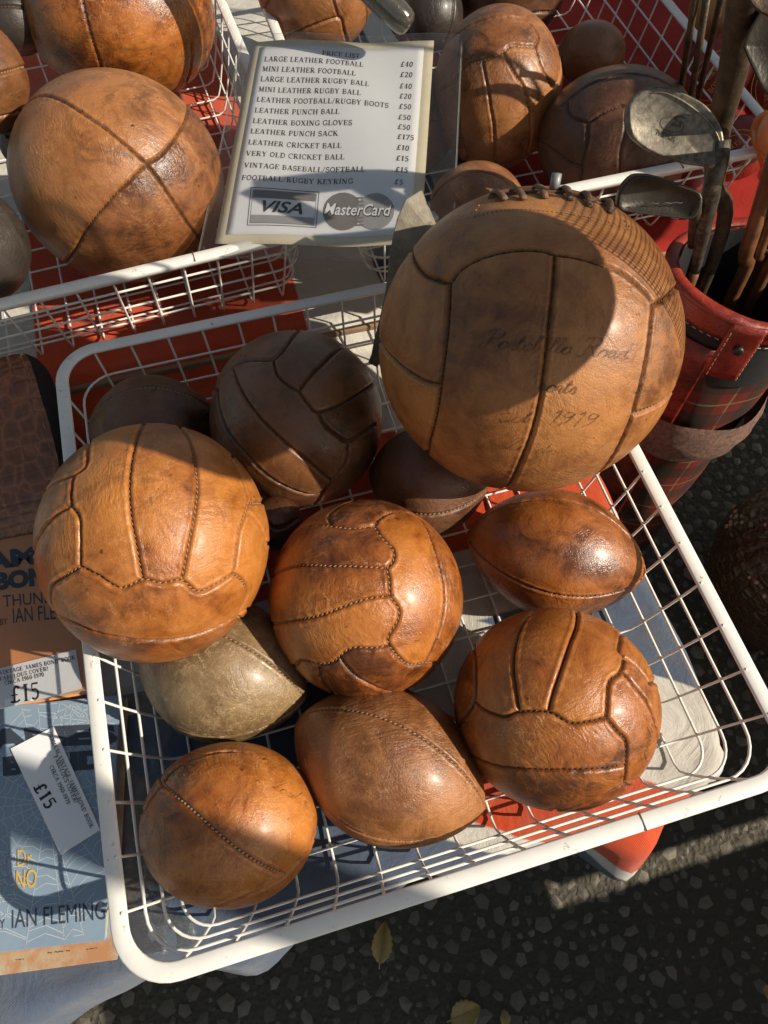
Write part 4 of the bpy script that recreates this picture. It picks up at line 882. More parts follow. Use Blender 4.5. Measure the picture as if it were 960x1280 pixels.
# ------------------------------------------------------------------ books on the left
def book(label, br, wd, ht, rot, z0, th, cover, plane_pts=None):
    x = np.array([math.cos(rot), math.sin(rot)]); y = np.array([-math.sin(rot), math.cos(rot)]); c = np.array(br) - x * wd / 2 + y * ht / 2
    e = empty('book', (c[0], c[1], z0), label, 'book', 'vintage paperbacks laid out on the cloth'); Rm = np.array([[x[0], y[0], 0], [x[1], y[1], 0], [0, 0, 1]])
    MB().box((0, 0, th / 2), (wd - .004, ht - .004, th - .0016), Rm).build('pages', M['pages'], e)
    o = MB().box((0, 0, th - .0005), (wd, ht, .0010), Rm).build('cover', cover, e); bevel(o, .0004, 1)
    o = MB().box((0, 0, .0005), (wd, ht, .0010), Rm).build('back_cover', cover, e)
    return e, on_plane((c[0], c[1], z0 + th), (0, 0, 1)), Rm, c
bt, ft, Rt, ct_ = book('orange paperback with a white price card, above the blue paperback', (-.318, -.041), .141, .215, math.radians(-5.5), -.114, .014, M['orange_band'])
z7 = lambda x, y: (x / 4, 660 + y / 4)
def cov(e, f, g, p0, p1, p2, mat, lift=.0004): return lay('lettering', g, f, p0, p1, p2, M[mat], e, lift)
cov(bt, ft, sans('JAMES', .06), (-34, 714), (92, 697), (-35, 693), 'blue_print'); cov(bt, ft, sans('BOND', .06), (-6, 737), (84, 726), (-7, 716), 'blue_print')
cov(bt, ft, sans('THUNDERBALL'), z7(17, 396), (128, 747), z7(14, 338), 'blue_print'); cov(bt, ft, sans('BY'), z7(0, 486), z7(40, 480), z7(-2, 455), 'blue_print')
cov(bt, ft, sans('IAN FLEMING'), z7(67, 475), (110, 770), z7(63, 402), 'blue_print')
def card(label, c4, z, f=None):
    P = [at(*p, z) for p in c4]; cc = sum(P) / 4; e = empty('price_card', tuple(cc), label, 'price card', 'white price cards on the paperbacks')
    V = [p - cc for p in P] + [p - cc + np.array([0, 0, .0007]) for p in P]
    for i in (0, 1): V[4 + i][2] += .0006
    mesh_obj('card', V, [(0, 3, 2, 1), (4, 5, 6, 7), (0, 1, 5, 4), (1, 2, 6, 5), (2, 3, 7, 6), (3, 0, 4, 7)], M['paper'], e, smooth=False)
    return e, on_plane((0, 0, z + .0009), (0, 0, 1))
e, f = card('white card printed £15 lying level on the orange paperback', [(-22, 892), (103, 861), (95, 812), (-30, 843)], -.0992)
def ctext(t, p0, p1, p2, b=1.2): lay('text_line', serif(t, b), f, p0, p1, p2, M['ink'], e, .0006)
ctext("VINTAGE 'JAMES BOND' BOOK", z7(0, 736), z7(378, 657), z7(-2, 716)); ctext('FABULOUS COVER!', z7(0, 766), z7(243, 712), z7(-2, 746)); ctext('CIRCA 1960-1970', z7(24, 786), z7(222, 742), z7(22, 766)); ctext('£15', z7(50, 880), z7(202, 854), z7(46, 795), 1.1)
bd_, fd, Rd, cdn = book('blue paperback with a white web pattern and yellow title, below the orange paperback', (-.3268, -.2668), .150, .219, math.radians(-10.2), -.124, .012, M['blue_cover'])
z8 = lambda x, y: (x / 3.046, 860 + y / 3.046)
cov(bd_, fd, sans('JAMES', .07), z8(-108, 232), z8(452, 205), z8(-118, 160), 'blue_print'); cov(bd_, fd, sans('BOND', .07), z8(12, 330), z8(405, 300), z8(10, 262), 'blue_print')
cov(bd_, fd, sans('Dr.', .0), z8(68, 680), z8(132, 676), z8(68, 616), 'yellow', .0010); cov(bd_, fd, sans('NO', .01), z8(62, 765), z8(140, 757), z8(64, 695), 'yellow', .0010)
cov(bd_, fd, sans('IAN FLEMING', .0), z8(46, 915), z8(402, 880), z8(46, 845), 'blue_print'); cov(bd_, fd, sans('BY'), z8(-18, 920), z8(20, 916), z8(-18, 884), 'blue_print')
# printed web
B = MB(); c0 = np.array([.012, .010]); rw = np.random.default_rng(4); NR = 22; angs = np.sort(np.arange(NR) * 2 * math.pi / NR + rw.uniform(-.1, .1, NR))
def clip(p): return abs(p[0]) < .073 and abs(p[1]) < .1075
def seg(p, q, w=.00030):
    if not (clip(p) and clip(q)): return
    d = q - p; n = np.array([-d[1], d[0]]) / (np.linalg.norm(d) + 1e-9) * w
    B.add([Rd @ np.array([*(p + n), .01225]), Rd @ np.array([*(p - n), .01225]), Rd @ np.array([*(q - n), .01225]), Rd @ np.array([*(q + n), .01225])], [(0, 1, 2, 3)])
for centre in ((.012, .012), (-.05, -.06), (.05, .085)):
    cc = np.array(centre); rmax = .13 if centre[0] == .012 else .045
    for a in angs:
        for r in np.arange(.004, rmax, .006): seg(cc + r * np.array([math.cos(a), math.sin(a)]), cc + (r + .006) * np.array([math.cos(a), math.sin(a)]))
    for r in np.arange(.008, rmax, .0085):
        for a, b_ in zip(angs, np.roll(angs, -1)):
            if b_ < a: b_ += 6.283
            r1, r2 = r * rw.uniform(.95, 1.05), r * rw.uniform(.95, 1.05); p, q = cc + r1 * np.array([math.cos(a), math.sin(a)]), cc + r2 * np.array([math.cos(b_), math.sin(b_)]); m_ = (p + q) / 2 * .95 + cc * .05
            seg(p, m_); seg(m_, q)
B.build('web_print', M['web'], bd_)
e, f = card('white card printed £15 lying tilted on the blue paperback', [z8(42, 232), z8(232, 635), z8(382, 540), z8(205, 147)], -.1112)
ctext("ORIGINAL VINTAGE 'JAMES BOND' BOOK", z8(180, 172), z8(344, 536), z8(194, 165)); ctext('FABULOUS COVER!', z8(204, 262), z8(284, 440), z8(219, 255)); ctext('CIRCA 1960-1970', z8(188, 300), z8(256, 445), z8(202, 293)); ctext('£15', z8(124, 376), z8(178, 466), z8(164, 350), 1.35)
bm_, fm, Rm_, cm = book('map patterned book under the blue paperback, its edge showing below it', (-.322, -.284), .165, .235, math.radians(-9.2), -.134, .009, M['map_cover'])
for a_, b_, h in (((60, 1195), (88, 1192), 5), ((108, 1190), (122, 1188), 4), ((20, 1203), (30, 1202), 4)):
    lay('map_mark', sans('~ ~~ ~', .0), fm, a_, b_, (a_[0], a_[1] - h), M['ink_brown'], bm_, .0004)
# book in crinkled cellophane under the basket edge
e = empty('wrapped_book', (-.276, -.165, -.1345), 'dark book in crinkled cellophane lying under the left edge of the front basket', 'book')
MB().box((0, 0, .0022), (.062, .235, .0030), rot3(0, 0, math.radians(-5))).build('cover', simple('dark_brown_cover', (.10, .06, .045), .5, noise=.5, scale=30, dark=(.20, .17, .13)), e)
V = []; F = []
for j in range(60):
    for i in range(20):
        x, y = -.038 + .076 * i / 19, -.125 + .25 * j / 59
        q = rot3(0, 0, math.radians(-5)) @ np.array([x, y, 0]); V.append((q[0], q[1], .0058 + .0012 * math.sin(x * 190 + y * 60) * math.sin(y * 110 - x * 70) + .0006 * math.sin(x * 420) - .004 * (abs(x) / .038) ** 6))
        if i < 19 and j < 59: F.append((j * 20 + i, j * 20 + i + 1, j * 20 + i + 21, j * 20 + i + 20))
mesh_obj('cellophane', V, F, M['crinkle'], e)
for (bx, cc, Rm, w_, h_, zt) in ((bt, ct_, Rt, .146, .222, .0165),):
    V = []; F = []
    for j in range(40):
        for i in range(30):
            x, y = -w_ / 2 + w_ * i / 29, -h_ / 2 + h_ * j / 39; q = Rm @ np.array([x, y, 0]); V.append((q[0], q[1], zt + .0006 * math.sin(x * 90 + y * 50) * math.sin(y * 70 - x * 30) + .0004 * math.sin(x * 200 + 60 * y)))
            if i < 29 and j < 39: F.append((j * 30 + i, j * 30 + i + 1, j * 30 + i + 31, j * 30 + i + 30))
    mesh_obj('cellophane', V, F, M['sleeve'], bx)
# ------------------------------------------------------------------ lacing, valve and stamps on the balls
def on_ball(k, px, py):
    Ai = np.linalg.inv(np.array(BALLS[k][4]).reshape(3, 3)); o = Ai @ (CAM - np.array(BALLS[k][0])); q = Ai @ ray(px, py); q /= np.linalg.norm(q); b = -(q @ o)
    p = o + q * (b - math.sqrt(max(0, b * b - (o @ o - 1)))); return p / np.linalg.norm(p)
z3 = lambda x, y: (540 + x / 3.692, y / 3.692)
z6 = lambda x, y: (460 + x / 2.286, 220 + y / 2.286)
view = np.array(BALLS['A'][2]); ra = ROOT['A']; sa_ = SURF['A']
bk_dir = np.array([0, 1., 0])
def tube_on(name, dirs, off, r, mat, root, surf, n=6, flat=None):
    P = surf(dirs, 0.); D = np.array(dirs); D /= np.linalg.norm(D, axis=1)[:, None]; P = P + D * np.array(off)[:, None]
    V, F = tube(P, r, n, flat=flat); return mesh_obj(name, V, F, mat, root)
lp = []
for x, y in ((318, 912), (405, 905), (505, 897), (622, 905), (710, 932), (805, 962)):
    p = on_ball('A', *z3(x, y + 10)); lp.append(p); t = (-view) * -1; side = np.cross(p, view); side /= np.linalg.norm(side); b = np.cross(side, p); b = b if b @ view > 0 else -b
    rr = [p * math.cos(a) + (b * math.cos(.35) + side * math.sin(.35)) * math.sin(a) for a in np.linspace(-.075, .13, 9)]
    tube_on('lace', rr, .0008 + .0036 * np.sin(np.linspace(0, math.pi, 9)) ** .7, .0025, M['lace'], ra, sa_, 7, (1.2, .8))
pe = [l / np.linalg.norm(l) for l in catmull([lp[0] - .10 * (lp[1] - lp[0]) / .16] + lp + [lp[-1] + (lp[-1] - lp[-2]) * .3], .03)]
side_b = lambda p: (lambda s: np.cross(s, p) * np.sign(np.cross(s, p) @ view))(np.cross(p, view) / np.linalg.norm(np.cross(p, view)))
sl_ = [(p + side_b(p) * .045) for p in pe]
tube_on('lace_seam', sl_, np.full(len(sl_), .0004), .0016, M['thread_dark'], ra, sa_, 6)
p = on_ball('A', 691, 246); b = side_b(p); p2 = p + b * .10; p2 /= np.linalg.norm(p2)
V, F = tube([sa_([p2])[0] - p2 * .002, sa_([p2])[0] + p2 * .013], .0042, 12); mesh_obj('valve', V, F, M['grey_metal'], ra)
# flat row of stitches that frames the lacing
fl = catmull([(305, 122), (380, 105), (470, 103), (600, 118), (690, 138), (745, 160), (726, 132)], 6); fl2 = catmull([(305, 122), (312, 100), (322, 88)], 6)
B = MB()
for L_ in (fl, fl2):
    for i in range(0, len(L_) - 1, 2):
        a, b = on_ball('A', *z6(*L_[i])), on_ball('A', *z6(*(L_[i] * .35 + L_[i + 1] * .65))); P = sa_([a, (a + b) / 2, b]); D = a
        V, F = tube(P + D * .0004, .00055, 5); B.add(V, F)
B.build('stitch_row', M['thread_tan'], ra)
# script lettering, drawn as pen strokes (x, y in x-heights, slanted)
CUR = {
 'P': (1.5, [[(.1, 1.7), (.3, 2.1), (.9, 2.3), (1.5, 2.1), (1.5, 1.5), (1.0, 1.15), (.6, 1.2)], [(.8, 2.2), (.62, 1.2), (.4, .1), (.1, -.15), (-.15, .1), (0, .35)]]),
 'R': (1.7, [[(.1, 1.7), (.3, 2.1), (.9, 2.3), (1.5, 2.1), (1.5, 1.5), (1.0, 1.15), (.6, 1.2)], [(.8, 2.2), (.62, 1.2), (.4, .1), (.1, -.15), (-.15, .1)], [(.9, 1.15), (1.2, .5), (1.5, .05), (1.8, .2)]]),
 'S': (1.3, [[(1.3, 1.8), (1.1, 2.2), (.7, 2.1), (.6, 1.6), (.9, 1.2), (1.05, .7), (.8, .1), (.3, -.05), (0, .3), (.3, .5)]]),
 'E': (1.3, [[(1.3, 1.9), (1.0, 2.2), (.6, 2.0), (.6, 1.5), (.95, 1.2), (.5, 1.15), (.15, .7), (.3, .1), (.8, -.02), (1.2, .35)]]),
 'L': (1.4, [[(.5, 1.5), (.7, 2.1), (1.2, 2.2), (1.1, 1.6), (.7, .8), (.35, .1), (.0, .05), (.1, .3), (.6, .15), (1.2, .0), (1.5, .2)]]),
 'o': (.9, [[(.0, .3), (.45, .95), (.15, .7), (.1, .25), (.4, .0), (.75, .3), (.7, .8), (.45, .95), (.9, .75)]]),
 'r': (.7, [[(.0, .3), (.25, .95), (.5, .85), (.4, .3), (.5, .0), (.8, .3)]]),
 't': (.6, [[(.0, .3), (.45, 1.7)], [(.42, 1.6), (.2, .5), (.25, .05), (.6, .3)], [(.1, 1.1), (.65, 1.15)]]),
 'b': (.8, [[(.0, .3), (.5, 1.6), (.5, 2.0), (.3, 1.9), (.15, .6), (.3, .02), (.65, .2), (.65, .75), (.85, .7)]]),
 'e': (.75, [[(.0, .3), (.5, .6), (.5, .95), (.25, .85), (.12, .4), (.35, .0), (.8, .35)]]),
 'l': (.55, [[(.0, .3), (.45, 1.5), (.45, 2.0), (.25, 1.9), (.12, .6), (.22, .05), (.6, .35)]]),
 'a': (.9, [[(.0, .3), (.6, .9), (.3, .95), (.1, .5), (.25, .02), (.6, .4), (.68, .9), (.6, .2), (.7, .0), (.95, .3)]]),
 'd': (.95, [[(.0, .3), (.6, .9), (.3, .95), (.1, .5), (.25, .02), (.6, .4), (.9, 2.0), (.65, .3), (.75, .0), (1.0, .3)]]),
 'p': (.85, [[(.0, .3), (.25, .95), (.1, -.3), (-.05, -.9)], [(.2, .7), (.5, .98), (.7, .6), (.5, .05), (.2, .15), (.6, .1), (.9, .3)]]),
 's': (.65, [[(.0, .2), (.4, 1.0), (.5, .5), (.4, .05), (.1, .1), (.4, .02), (.7, .3)]]),
 'n': (.95, [[(.0, .3), (.2, .95), (.2, .0)], [(.22, .5), (.5, .95), (.65, .8), (.62, .1), (.75, .0), (1.0, .3)]]),
 '1': (.7, [[(.2, 1.6), (.5, 1.9), (.3, .0)]]), '9': (.9, [[(.7, 1.6), (.4, 1.9), (.15, 1.5), (.3, 1.1), (.65, 1.3), (.75, 1.7), (.55, .6), (.1, .0)]]),
 '.': (.45, [[(.1, .0), (.15, .12)]]), ' ': (.7, []),
}
def script(k, text, p0, p1, up, w, mat='stamp', shear=.35, off=.00028):
    W = sum(CUR[c][0] for c in text); p0, p1, up = np.array(p0, float), np.array(p1, float), np.array(up, float); X = (p1 - p0) / W; x = 0; V = []; F = []
    for ch in text:
        wd, st = CUR[ch]
        for s in st:
            P = catmull([(a + x + shear * b, b) for a, b in s], .16); px = [p0 + X * q[0] + up * q[1] for q in P]; dd = np.array([on_ball(k, *q) for q in px]); S_ = SURF[k](dd) + dd * off
            T = np.gradient(S_, axis=0); T /= np.linalg.norm(T, axis=1)[:, None] + 1e-12; N = np.cross(dd, T)
            wt = w * (.35 + .65 * np.abs(np.gradient(P[:, 1])) / (np.abs(np.gradient(P[:, 1])).max() + 1e-6))
            o = len(V); V += [tuple(q) for pr in zip(S_ + N * wt[:, None], S_ - N * wt[:, None]) for q in pr]; F += [(o + 2 * i, o + 2 * i + 1, o + 2 * i + 3, o + 2 * i + 2) for i in range(len(S_) - 1)]
        x += wd
    mesh_obj('stamp_lettering', V, F, M[mat], ROOT[k])
script('A', 'Portobello Road', z6(322, 490), z6(735, 524), (0, -10.5), .00095)
script('A', 'Sports', z6(440, 612), z6(590, 622), (0, -10), .00095)
script('A', 'Est. 1919', z6(352, 698), z6(640, 716), (0, -9.5), .00080)
script('A', 'London', z6(385, 775), z6(560, 797), (0, -7), .00050)
zk = lambda x, y: (160 + x / 2.087, 780 + y / 2.087)
script('K', 'London', zk(372, 428), zk(458, 478), (2.5, -6.5), .00055)
script('K', 'Road', zk(335, 350), zk(372, 362), (1, -3.5), .0004)
zh = lambda x, y: (560 + x / 2.843, 580 + y / 2.843)
script('H', 'London', zh(690, 1095), zh(740, 900), (-5, -1), .0006)
def ball_serif(k, t, p0, p1, p2, mat, bold=1.2):
    V, F, W = serif(t, bold); p0, p1, p2 = map(np.array, (p0, p1, p2)); dd = np.array([on_ball(k, *(p0 + (p1 - p0) * x / W + (p2 - p0) * y)) for x, y in V])
    mesh_obj('stamp_lettering', SURF[k](dd) + dd * .0003, F, M[mat], ROOT[k], smooth=False)
ball_serif('H', 'LONDON W.', (662., 790.), (697., 785.), (661., 784.), 'stamp')
ball_serif('H', 'ROAD', (668., 782.), (690., 780.), (667., 777.), 'stamp')

# ------------------------------------------------------------------ golf bag
bx, by, br = .522, .212, .088
gb = empty('golf_bag', (bx, by, Z0), 'tartan golf bag with red leather rim and black mouth, right of the largest ball', 'golf bag')
def rad(th, z): return br * (1 + .05 * math.cos(2 * th + .6) + .02 * math.sin(3 * th)) * (1 - .05 * (0 - z) / .75)
def cyl(name, z0, z1, off, mat, a0=0, a1=360, nz=24, na=48, fn=None, uv=False):
    V = []; UV = []; F = []
    for j in range(nz + 1):
        for i in range(na + 1):
            th = math.radians(a0 + (a1 - a0) * i / na); z = z0 + (z1 - z0) * j / nz; r = rad(th, z) + off + (fn(th, z) if fn else 0)
            V.append((r * math.cos(th), r * math.sin(th), z - Z0)); UV.append((th * br, z))
            if i < na and j < nz: a = j * (na + 1) + i; F.append((a, a + 1, a + na + 2, a + na + 1))
    o = mesh_obj(name, V, F, mat, gb); add_uv(o, UV); return o
cyl('body', Z0 + .004, -.03, 0, M['tartan'], fn=lambda th, z: .003 * math.sin(5 * th + z * 20) * math.sin(z * 9))
cyl('dark_band', -.11, -.030, .0015, M['lining'], nz=6)
cyl('lining', Z0 + .03, .002, -.006, M['lining'])
V, F = tube([((rad(math.radians(a), 0) + .002) * math.cos(math.radians(a)), (rad(math.radians(a), 0) + .002) * math.sin(math.radians(a)), -Z0 + .006 * math.sin(math.radians(a) * 2 + 1)) for a in range(0, 366, 6)], .0085, 10, cap=False, flat=(1, .75)); mesh_obj('rim', V, F, M['red_leather'], gb)
o = cyl('collar', -.030, -.002, .003, M['red_leather'], nz=6); o.modifiers.new('th', 'SOLIDIFY').thickness = .003
cyl('trim_band', -.27, -.19, .014, M['woven'], nz=6, fn=lambda th, z: .0016 * math.sin(th * 90 + z * 300) + .006 * math.sin((z + .27) / .08 * 3.14))
o = cyl('leather_strip', Z0 + .01, -.05, .005, M['red_leather'], 188, 226, na=10); o.modifiers.new('th', 'SOLIDIFY').thickness = .003
o = cyl('leather_tab', -.085, .004, .011, M['red_leather'], 226, 250, nz=8, na=10); o.modifiers.new('th', 'SOLIDIFY').thickness = .004
th = math.radians(238); rr = rad(th, -.02) + .017; dn = np.array([math.cos(th), math.sin(th), 0]); p = dn * rr + np.array([0, 0, -Z0 - .028])
V, F = tube([p - dn * .004, p + dn * .001, p + dn * .0022], [.0062, .0062, .004], 14); mesh_obj('rivet', V, F, M['steel_dark'], gb)
B = MB()
for i in range(60):
    th = math.radians(6 * i); r = rad(th, -.028) + .0075
    q = np.array([r * math.cos(th), r * math.sin(th), -Z0 - .028]); tn = np.array([-math.sin(th), math.cos(th), 0]); V, F = tube([q - tn * .0026, q + tn * .0026], .0006, 5); B.add(V, F)
for k in range(9):
    for th0 in (228, 248):
        th = math.radians(th0); r = rad(th, 0) + .0160; z = -.078 + .0085 * k; q = np.array([r * math.cos(th), r * math.sin(th), -Z0 + z]); V, F = tube([q, q + np.array([0, 0, .005])], .0006, 5); B.add(V, F)
B.build('stitching', M['thread_pale'], gb)

# ------------------------------------------------------------------ golf clubs
BB = np.array([bx, by, Z0 + .05])
def club(label, name='golf_club'): return empty(name, tuple(BB), label, 'golf club', 'golf clubs standing in the bag')
def shaft(e, pts, rad_, mat, name='shaft', n=10):
    P = catmull(pts, .02); r = np.interp(np.linspace(0, 1, len(P)), np.linspace(0, 1, len(rad_)), rad_)
    V, F = tube([p - BB for p in P], r, n); return mesh_obj(name, V, F, mat, e)
def plate(e, outline, P0, nrm, th, mat, name='head', inset=.0022):
    f = on_plane(P0, nrm); nrm = np.array(nrm) / np.linalg.norm(nrm); O = np.array([f(*p) for p in catmull(outline + [outline[0]], 5)[:-1]]); c = O.mean(0); n_ = len(O)
    V = []; rings = ((1.0, 0), (1.0, 1), (.985, 1.25), (.93, 1.3), (.86, 1.05), (.0, 1.0))
    for s, h in rings[:-1]:
        for o in O: V.append(c + (o - c) * s - nrm * th * (1 - h) - BB)
    V.append(c - BB); V.append(c - nrm * th - BB); F = []
    for k in range(len(rings) - 2): F += [(k * n_ + i, k * n_ + (i + 1) % n_, (k + 1) * n_ + (i + 1) % n_, (k + 1) * n_ + i) for i in range(n_)]
    k = (len(rings) - 2) * n_; F += [(k + i, k + (i + 1) % n_, len(V) - 2) for i in range(n_)]; F += [((i + 1) % n_, i, len(V) - 1) for i in range(n_)]
    return mesh_obj(name, V, F, mat, e), f
z4 = lambda x, y: (740 + x / 4, y / 4)
e1_ = club('tarnished iron club head numbered five and stamped SPECIAL, right of the largest ball')
P0 = at(845, 158, .20); nv = CAM - P0; nv = nv / np.linalg.norm(nv) + np.array([.22, -.1, .1]); nv /= np.linalg.norm(nv)
h1, fh = plate(e1_, [z4(*p) for p in ((165, 600), (172, 540), (200, 490), (250, 450), (310, 430), (400, 440), (480, 475), (560, 520), (620, 590), (652, 660), (660, 740), (645, 800), (600, 845), (560, 832), (470, 820), (400, 797), (330, 775), (260, 740), (200, 690), (172, 640))], P0, nv, .0065, M['steel'])
H = P0 - nv * .003
hp = [fh(*z4(655, 700)) - nv * .004, fh(*z4(648, 790)) - nv * .005, fh(*z4(612, 930)) - nv * .006, at(868, 345, -.02), BB + [-.03, 0, .1]]
shaft(e1_, hp[:4], [.0085, .0092, .0085, .0066, .0058], M['neck'], 'hosel', 14); shaft(e1_, [hp[3] + (hp[2] - hp[3]) * .08, hp[4]], [.0062, .0055], M['shaft'])
def eng(t, a, b, c, off=0., sh=0.): V, F, W = sans(t, off, sh); A = fh(*a); X = (fh(*b) - A) / W; Y = fh(*c) - A; mesh_obj('engraving', [A + X * x + Y * y + nv * .0005 - BB for x, y in V], F, M['engrave'], e1_, smooth=False)
eng('SPECIAL', z4(420, 686), z4(320, 644), z4(411, 712), .01); eng('5', z4(468, 588), z4(415, 572), z4(448, 640), .0)
V = []; F = []; n_ = 40
for i in range(n_):
    a = 2 * math.pi * i / n_
    for s in (1, .93): V.append(fh(*z4(400 + 60 * s * math.cos(a) - 8 * math.sin(a), 622 + 14 * s * math.cos(a) + 38 * s * math.sin(a))) + nv * .0005 - BB)
    F.append((2 * i, 2 * i + 1, (2 * i + 3) % (2 * n_), (2 * i + 2) % (2 * n_)))
mesh_obj('engraving', V, F, M['engrave'], e1_, smooth=False)
V, F = tube([fh(*z4(*p)) + nv * .0016 - BB for p in catmull([(300, 462), (360, 465), (430, 495), (500, 540), (570, 600), (615, 660), (640, 720)], 12)], np.interp(np.linspace(0, 1, 37), [0, .3, 1], [.0003, .0012, .0009])[:len(catmull([(300, 462), (360, 465), (430, 495), (500, 540), (570, 600), (615, 660), (640, 720)], 12))], 8); mesh_obj('head_ridge', V, F, M['steel'], e1_)
e2_ = club('blackened flat blade club head below the numbered iron')
P0 = at(820, 246, .155); n2 = CAM - P0; n2 = n2 / np.linalg.norm(n2) + np.array([.05, -.35, 0]); n2 /= np.linalg.norm(n2)
h2, f2_ = plate(e2_, [z4(*p) for p in ((122, 1030), (128, 980), (150, 930), (200, 882), (260, 876), (330, 888), (400, 910), (470, 935), (545, 968), (545, 1040), (500, 1092), (400, 1085), (300, 1075), (200, 1062), (140, 1050))], P0, n2, .012, M['steel_dark'])
shaft(e2_, [f2_(*z4(500, 1000)) - n2 * .006, f2_(*z4(530, 1040)) - n2 * .012, at(866, 305, .02), at(862, 350, -.04), BB + [-.03, .01, .1]], [.006, .0065, .006, .005], M['rusty'], 'hosel')
V, F, W = sans('Maxwell', 0, .3) if 0 else sans('-  ~ ~~', 0, .2); A = f2_(*z4(215, 1030)); X = (f2_(*z4(450, 1025)) - A) / W; Y = (f2_(*z4(215, 1010)) - A); mesh_obj('engraving', [A + X * x + Y * y + n2 * .004 - BB for x, y in V], F, M['steel'], e2_, smooth=False)
e3_ = club('thick rusty club neck rising to the top edge, behind the numbered iron')
tp = [at(945, -60, .36), at(931, 0, .31), at(916, 90, .24), at(898, 165, .175), at(893, 230, .12), at(890, 330, .0), BB + [0, .02, .1]]
shaft(e3_, tp, [.0155, .0125, .0090, .0066, .0058, .0055, .0050, .0050], M['rusty'], 'hosel', 14)
o, f3 = plate(e3_, [(930, -70), (985, -80), (1040, -40), (1030, 20), (975, 25), (935, 0)], at(960, -20, .35), CAM - at(960, -20, .35), .015, M['rusty'])
e4_ = club('brown hickory shaft leaning at the right edge, thicker one'); shaft(e4_, [at(1010, 60, .33), at(960, 228, .14), at(932, 318, .03), at(915, 372, -.06), BB + [.02, 0, .1]], [.0088, .0086, .0082, .0078, .0075], M['shaft'])
e5_ = club('brown hickory shaft leaning at the right edge, thinner one with a pale split'); shaft(e5_, [at(1015, 130, .28), at(968, 262, .1), at(948, 318, .02), at(935, 365, -.06), BB + [.03, -.02, .1]], [.0060, .0060, .0056, .0055], M['shaft'])
e6_ = club('dark grey club head cut by the right edge of the photo')
P6 = at(960, 80, .28); plate(e6_, [(928, 58), (940, 30), (962, 0), (1000, 0), (1010, 70), (985, 125), (958, 118), (940, 85)], P6, CAM - P6, .012, M['steel_dark']); shaft(e6_, [at(990, 100, .26), at(975, 200, .15), at(962, 330, .0), BB + [.05, 0, .1]], [.008, .007, .006, .005], M['shaft'])
for i, (xa, ya, xb, yb, lab) in enumerate(((872, -20, 850, 118, 'left'), (886, -20, 861, 140, 'middle'), (908, -30, 880, 90, 'right'))):
    b0 = at(xb, yb, .06); e = empty('golf_club', tuple(b0), '%s one of three thin dark shafts behind the edge of the back right basket' % lab, 'golf club', 'thin dark shafts behind the back right basket')
    A, B_ = at(xa, ya, .22), b0; C_ = B_ + (B_ - A) * .8; C_[2] = max(C_[2], -.09)
    V, F = tube([A - b0, (A + B_) / 2 - b0, B_ - b0, C_ - b0], [.0042, .0042, .0038, .0038], 8); mesh_obj('shaft', V, F, M['rusty'], e)
# glossy grip lying over the top of the price list
A, B_ = at(513, 34, .125), at(400, -75, .20); e = empty('golf_club', tuple(A), 'dark glossy rounded club end poking over the top edge of the price list', 'golf club')
dr = (B_ - A) / np.linalg.norm(B_ - A); rr = .0165; prof = [(0, .001), (.0015, .6), (.005, .85), (.011, .97), (.02, 1), (.15, 1), (.30, .98)]
V, F = tube([dr * a for a, b in prof], [rr * b for a, b in prof], 20); mesh_obj('grip', V, F, simple('glossy_dark_grip', (.075, .07, .055), .16, .3, noise=.4, scale=50, coat=.8), e)

# ------------------------------------------------------------------ worn strap by the big ball
S_ = [(at(536, 262, .125), .020), (at(524, 268, .13), .0185), (at(513, 300, .115), .0135), (at(503, 330, .09), .009), (at(487, 385, .04), .0075), (at(471, 445, -.02), .0075), (at(466, 456, -.03), .006)]
P = catmull([s[0] for s in S_], .01); r = np.interp(np.linspace(0, 1, len(P)), np.linspace(0, 1, len(S_)), [s[1] for s in S_]); c0 = P[0].copy()
V = []; F = []
for i, p in enumerate(P):
    T = P[min(i + 1, len(P) - 1)] - P[max(i - 1, 0)]; T /= np.linalg.norm(T); vw = (CAM - p) / np.linalg.norm(CAM - p); s = np.cross(T, vw); s /= np.linalg.norm(s); n_ = np.cross(s, T)
    for a, b in ((-1, -1), (1, -1), (1, 1), (-1, 1)): V.append(p + s * a * r[i] + n_ * b * .002 - c0)
    if i: o = (i - 1) * 4; F += [(o + k, o + (k + 1) % 4, o + 4 + (k + 1) % 4, o + 4 + k) for k in range(4)]
F += [(0, 3, 2, 1), tuple(len(V) - 4 + k for k in range(4))]
e = empty('strap', tuple(c0), 'worn grey strap standing between the price list and the largest ball', 'strap')
o = mesh_obj('band', V, F, M['strap'], e, smooth=False); bevel(o, .0012)

# ------------------------------------------------------------------ orange cord on the basket corner
c0 = at(950, 175, .04); e = empty('orange_cord', tuple(c0), 'bright orange cord knotted round the corner of the back right basket', 'cord')
def cordt(pts, r, nm='loop'): V, F = tube([p - c0 for p in catmull(pts, .004)], r, 10, flat=(1.5, .8)); mesh_obj(nm, V, F, M['orange'], e)
cordt([at(946, 170, .048), at(950, 154, .058), at(962, 147, .062), at(980, 150, .058)], .0062, 'wrap')
cordt([at(948, 160, .050), at(948, 176, .056), at(955, 190, .056), at(966, 197, .052), at(985, 200, .05)], .0058, 'wrap')
cordt([at(962, 150, .064), at(956, 168, .066), at(958, 184, .062), at(975, 190, .06)], .0066, 'knot')
cordt([at(950, 182, .05), at(951, 196, .035), at(955, 212, .01), at(951, 222, -.01)], .0042, 'loose_end')

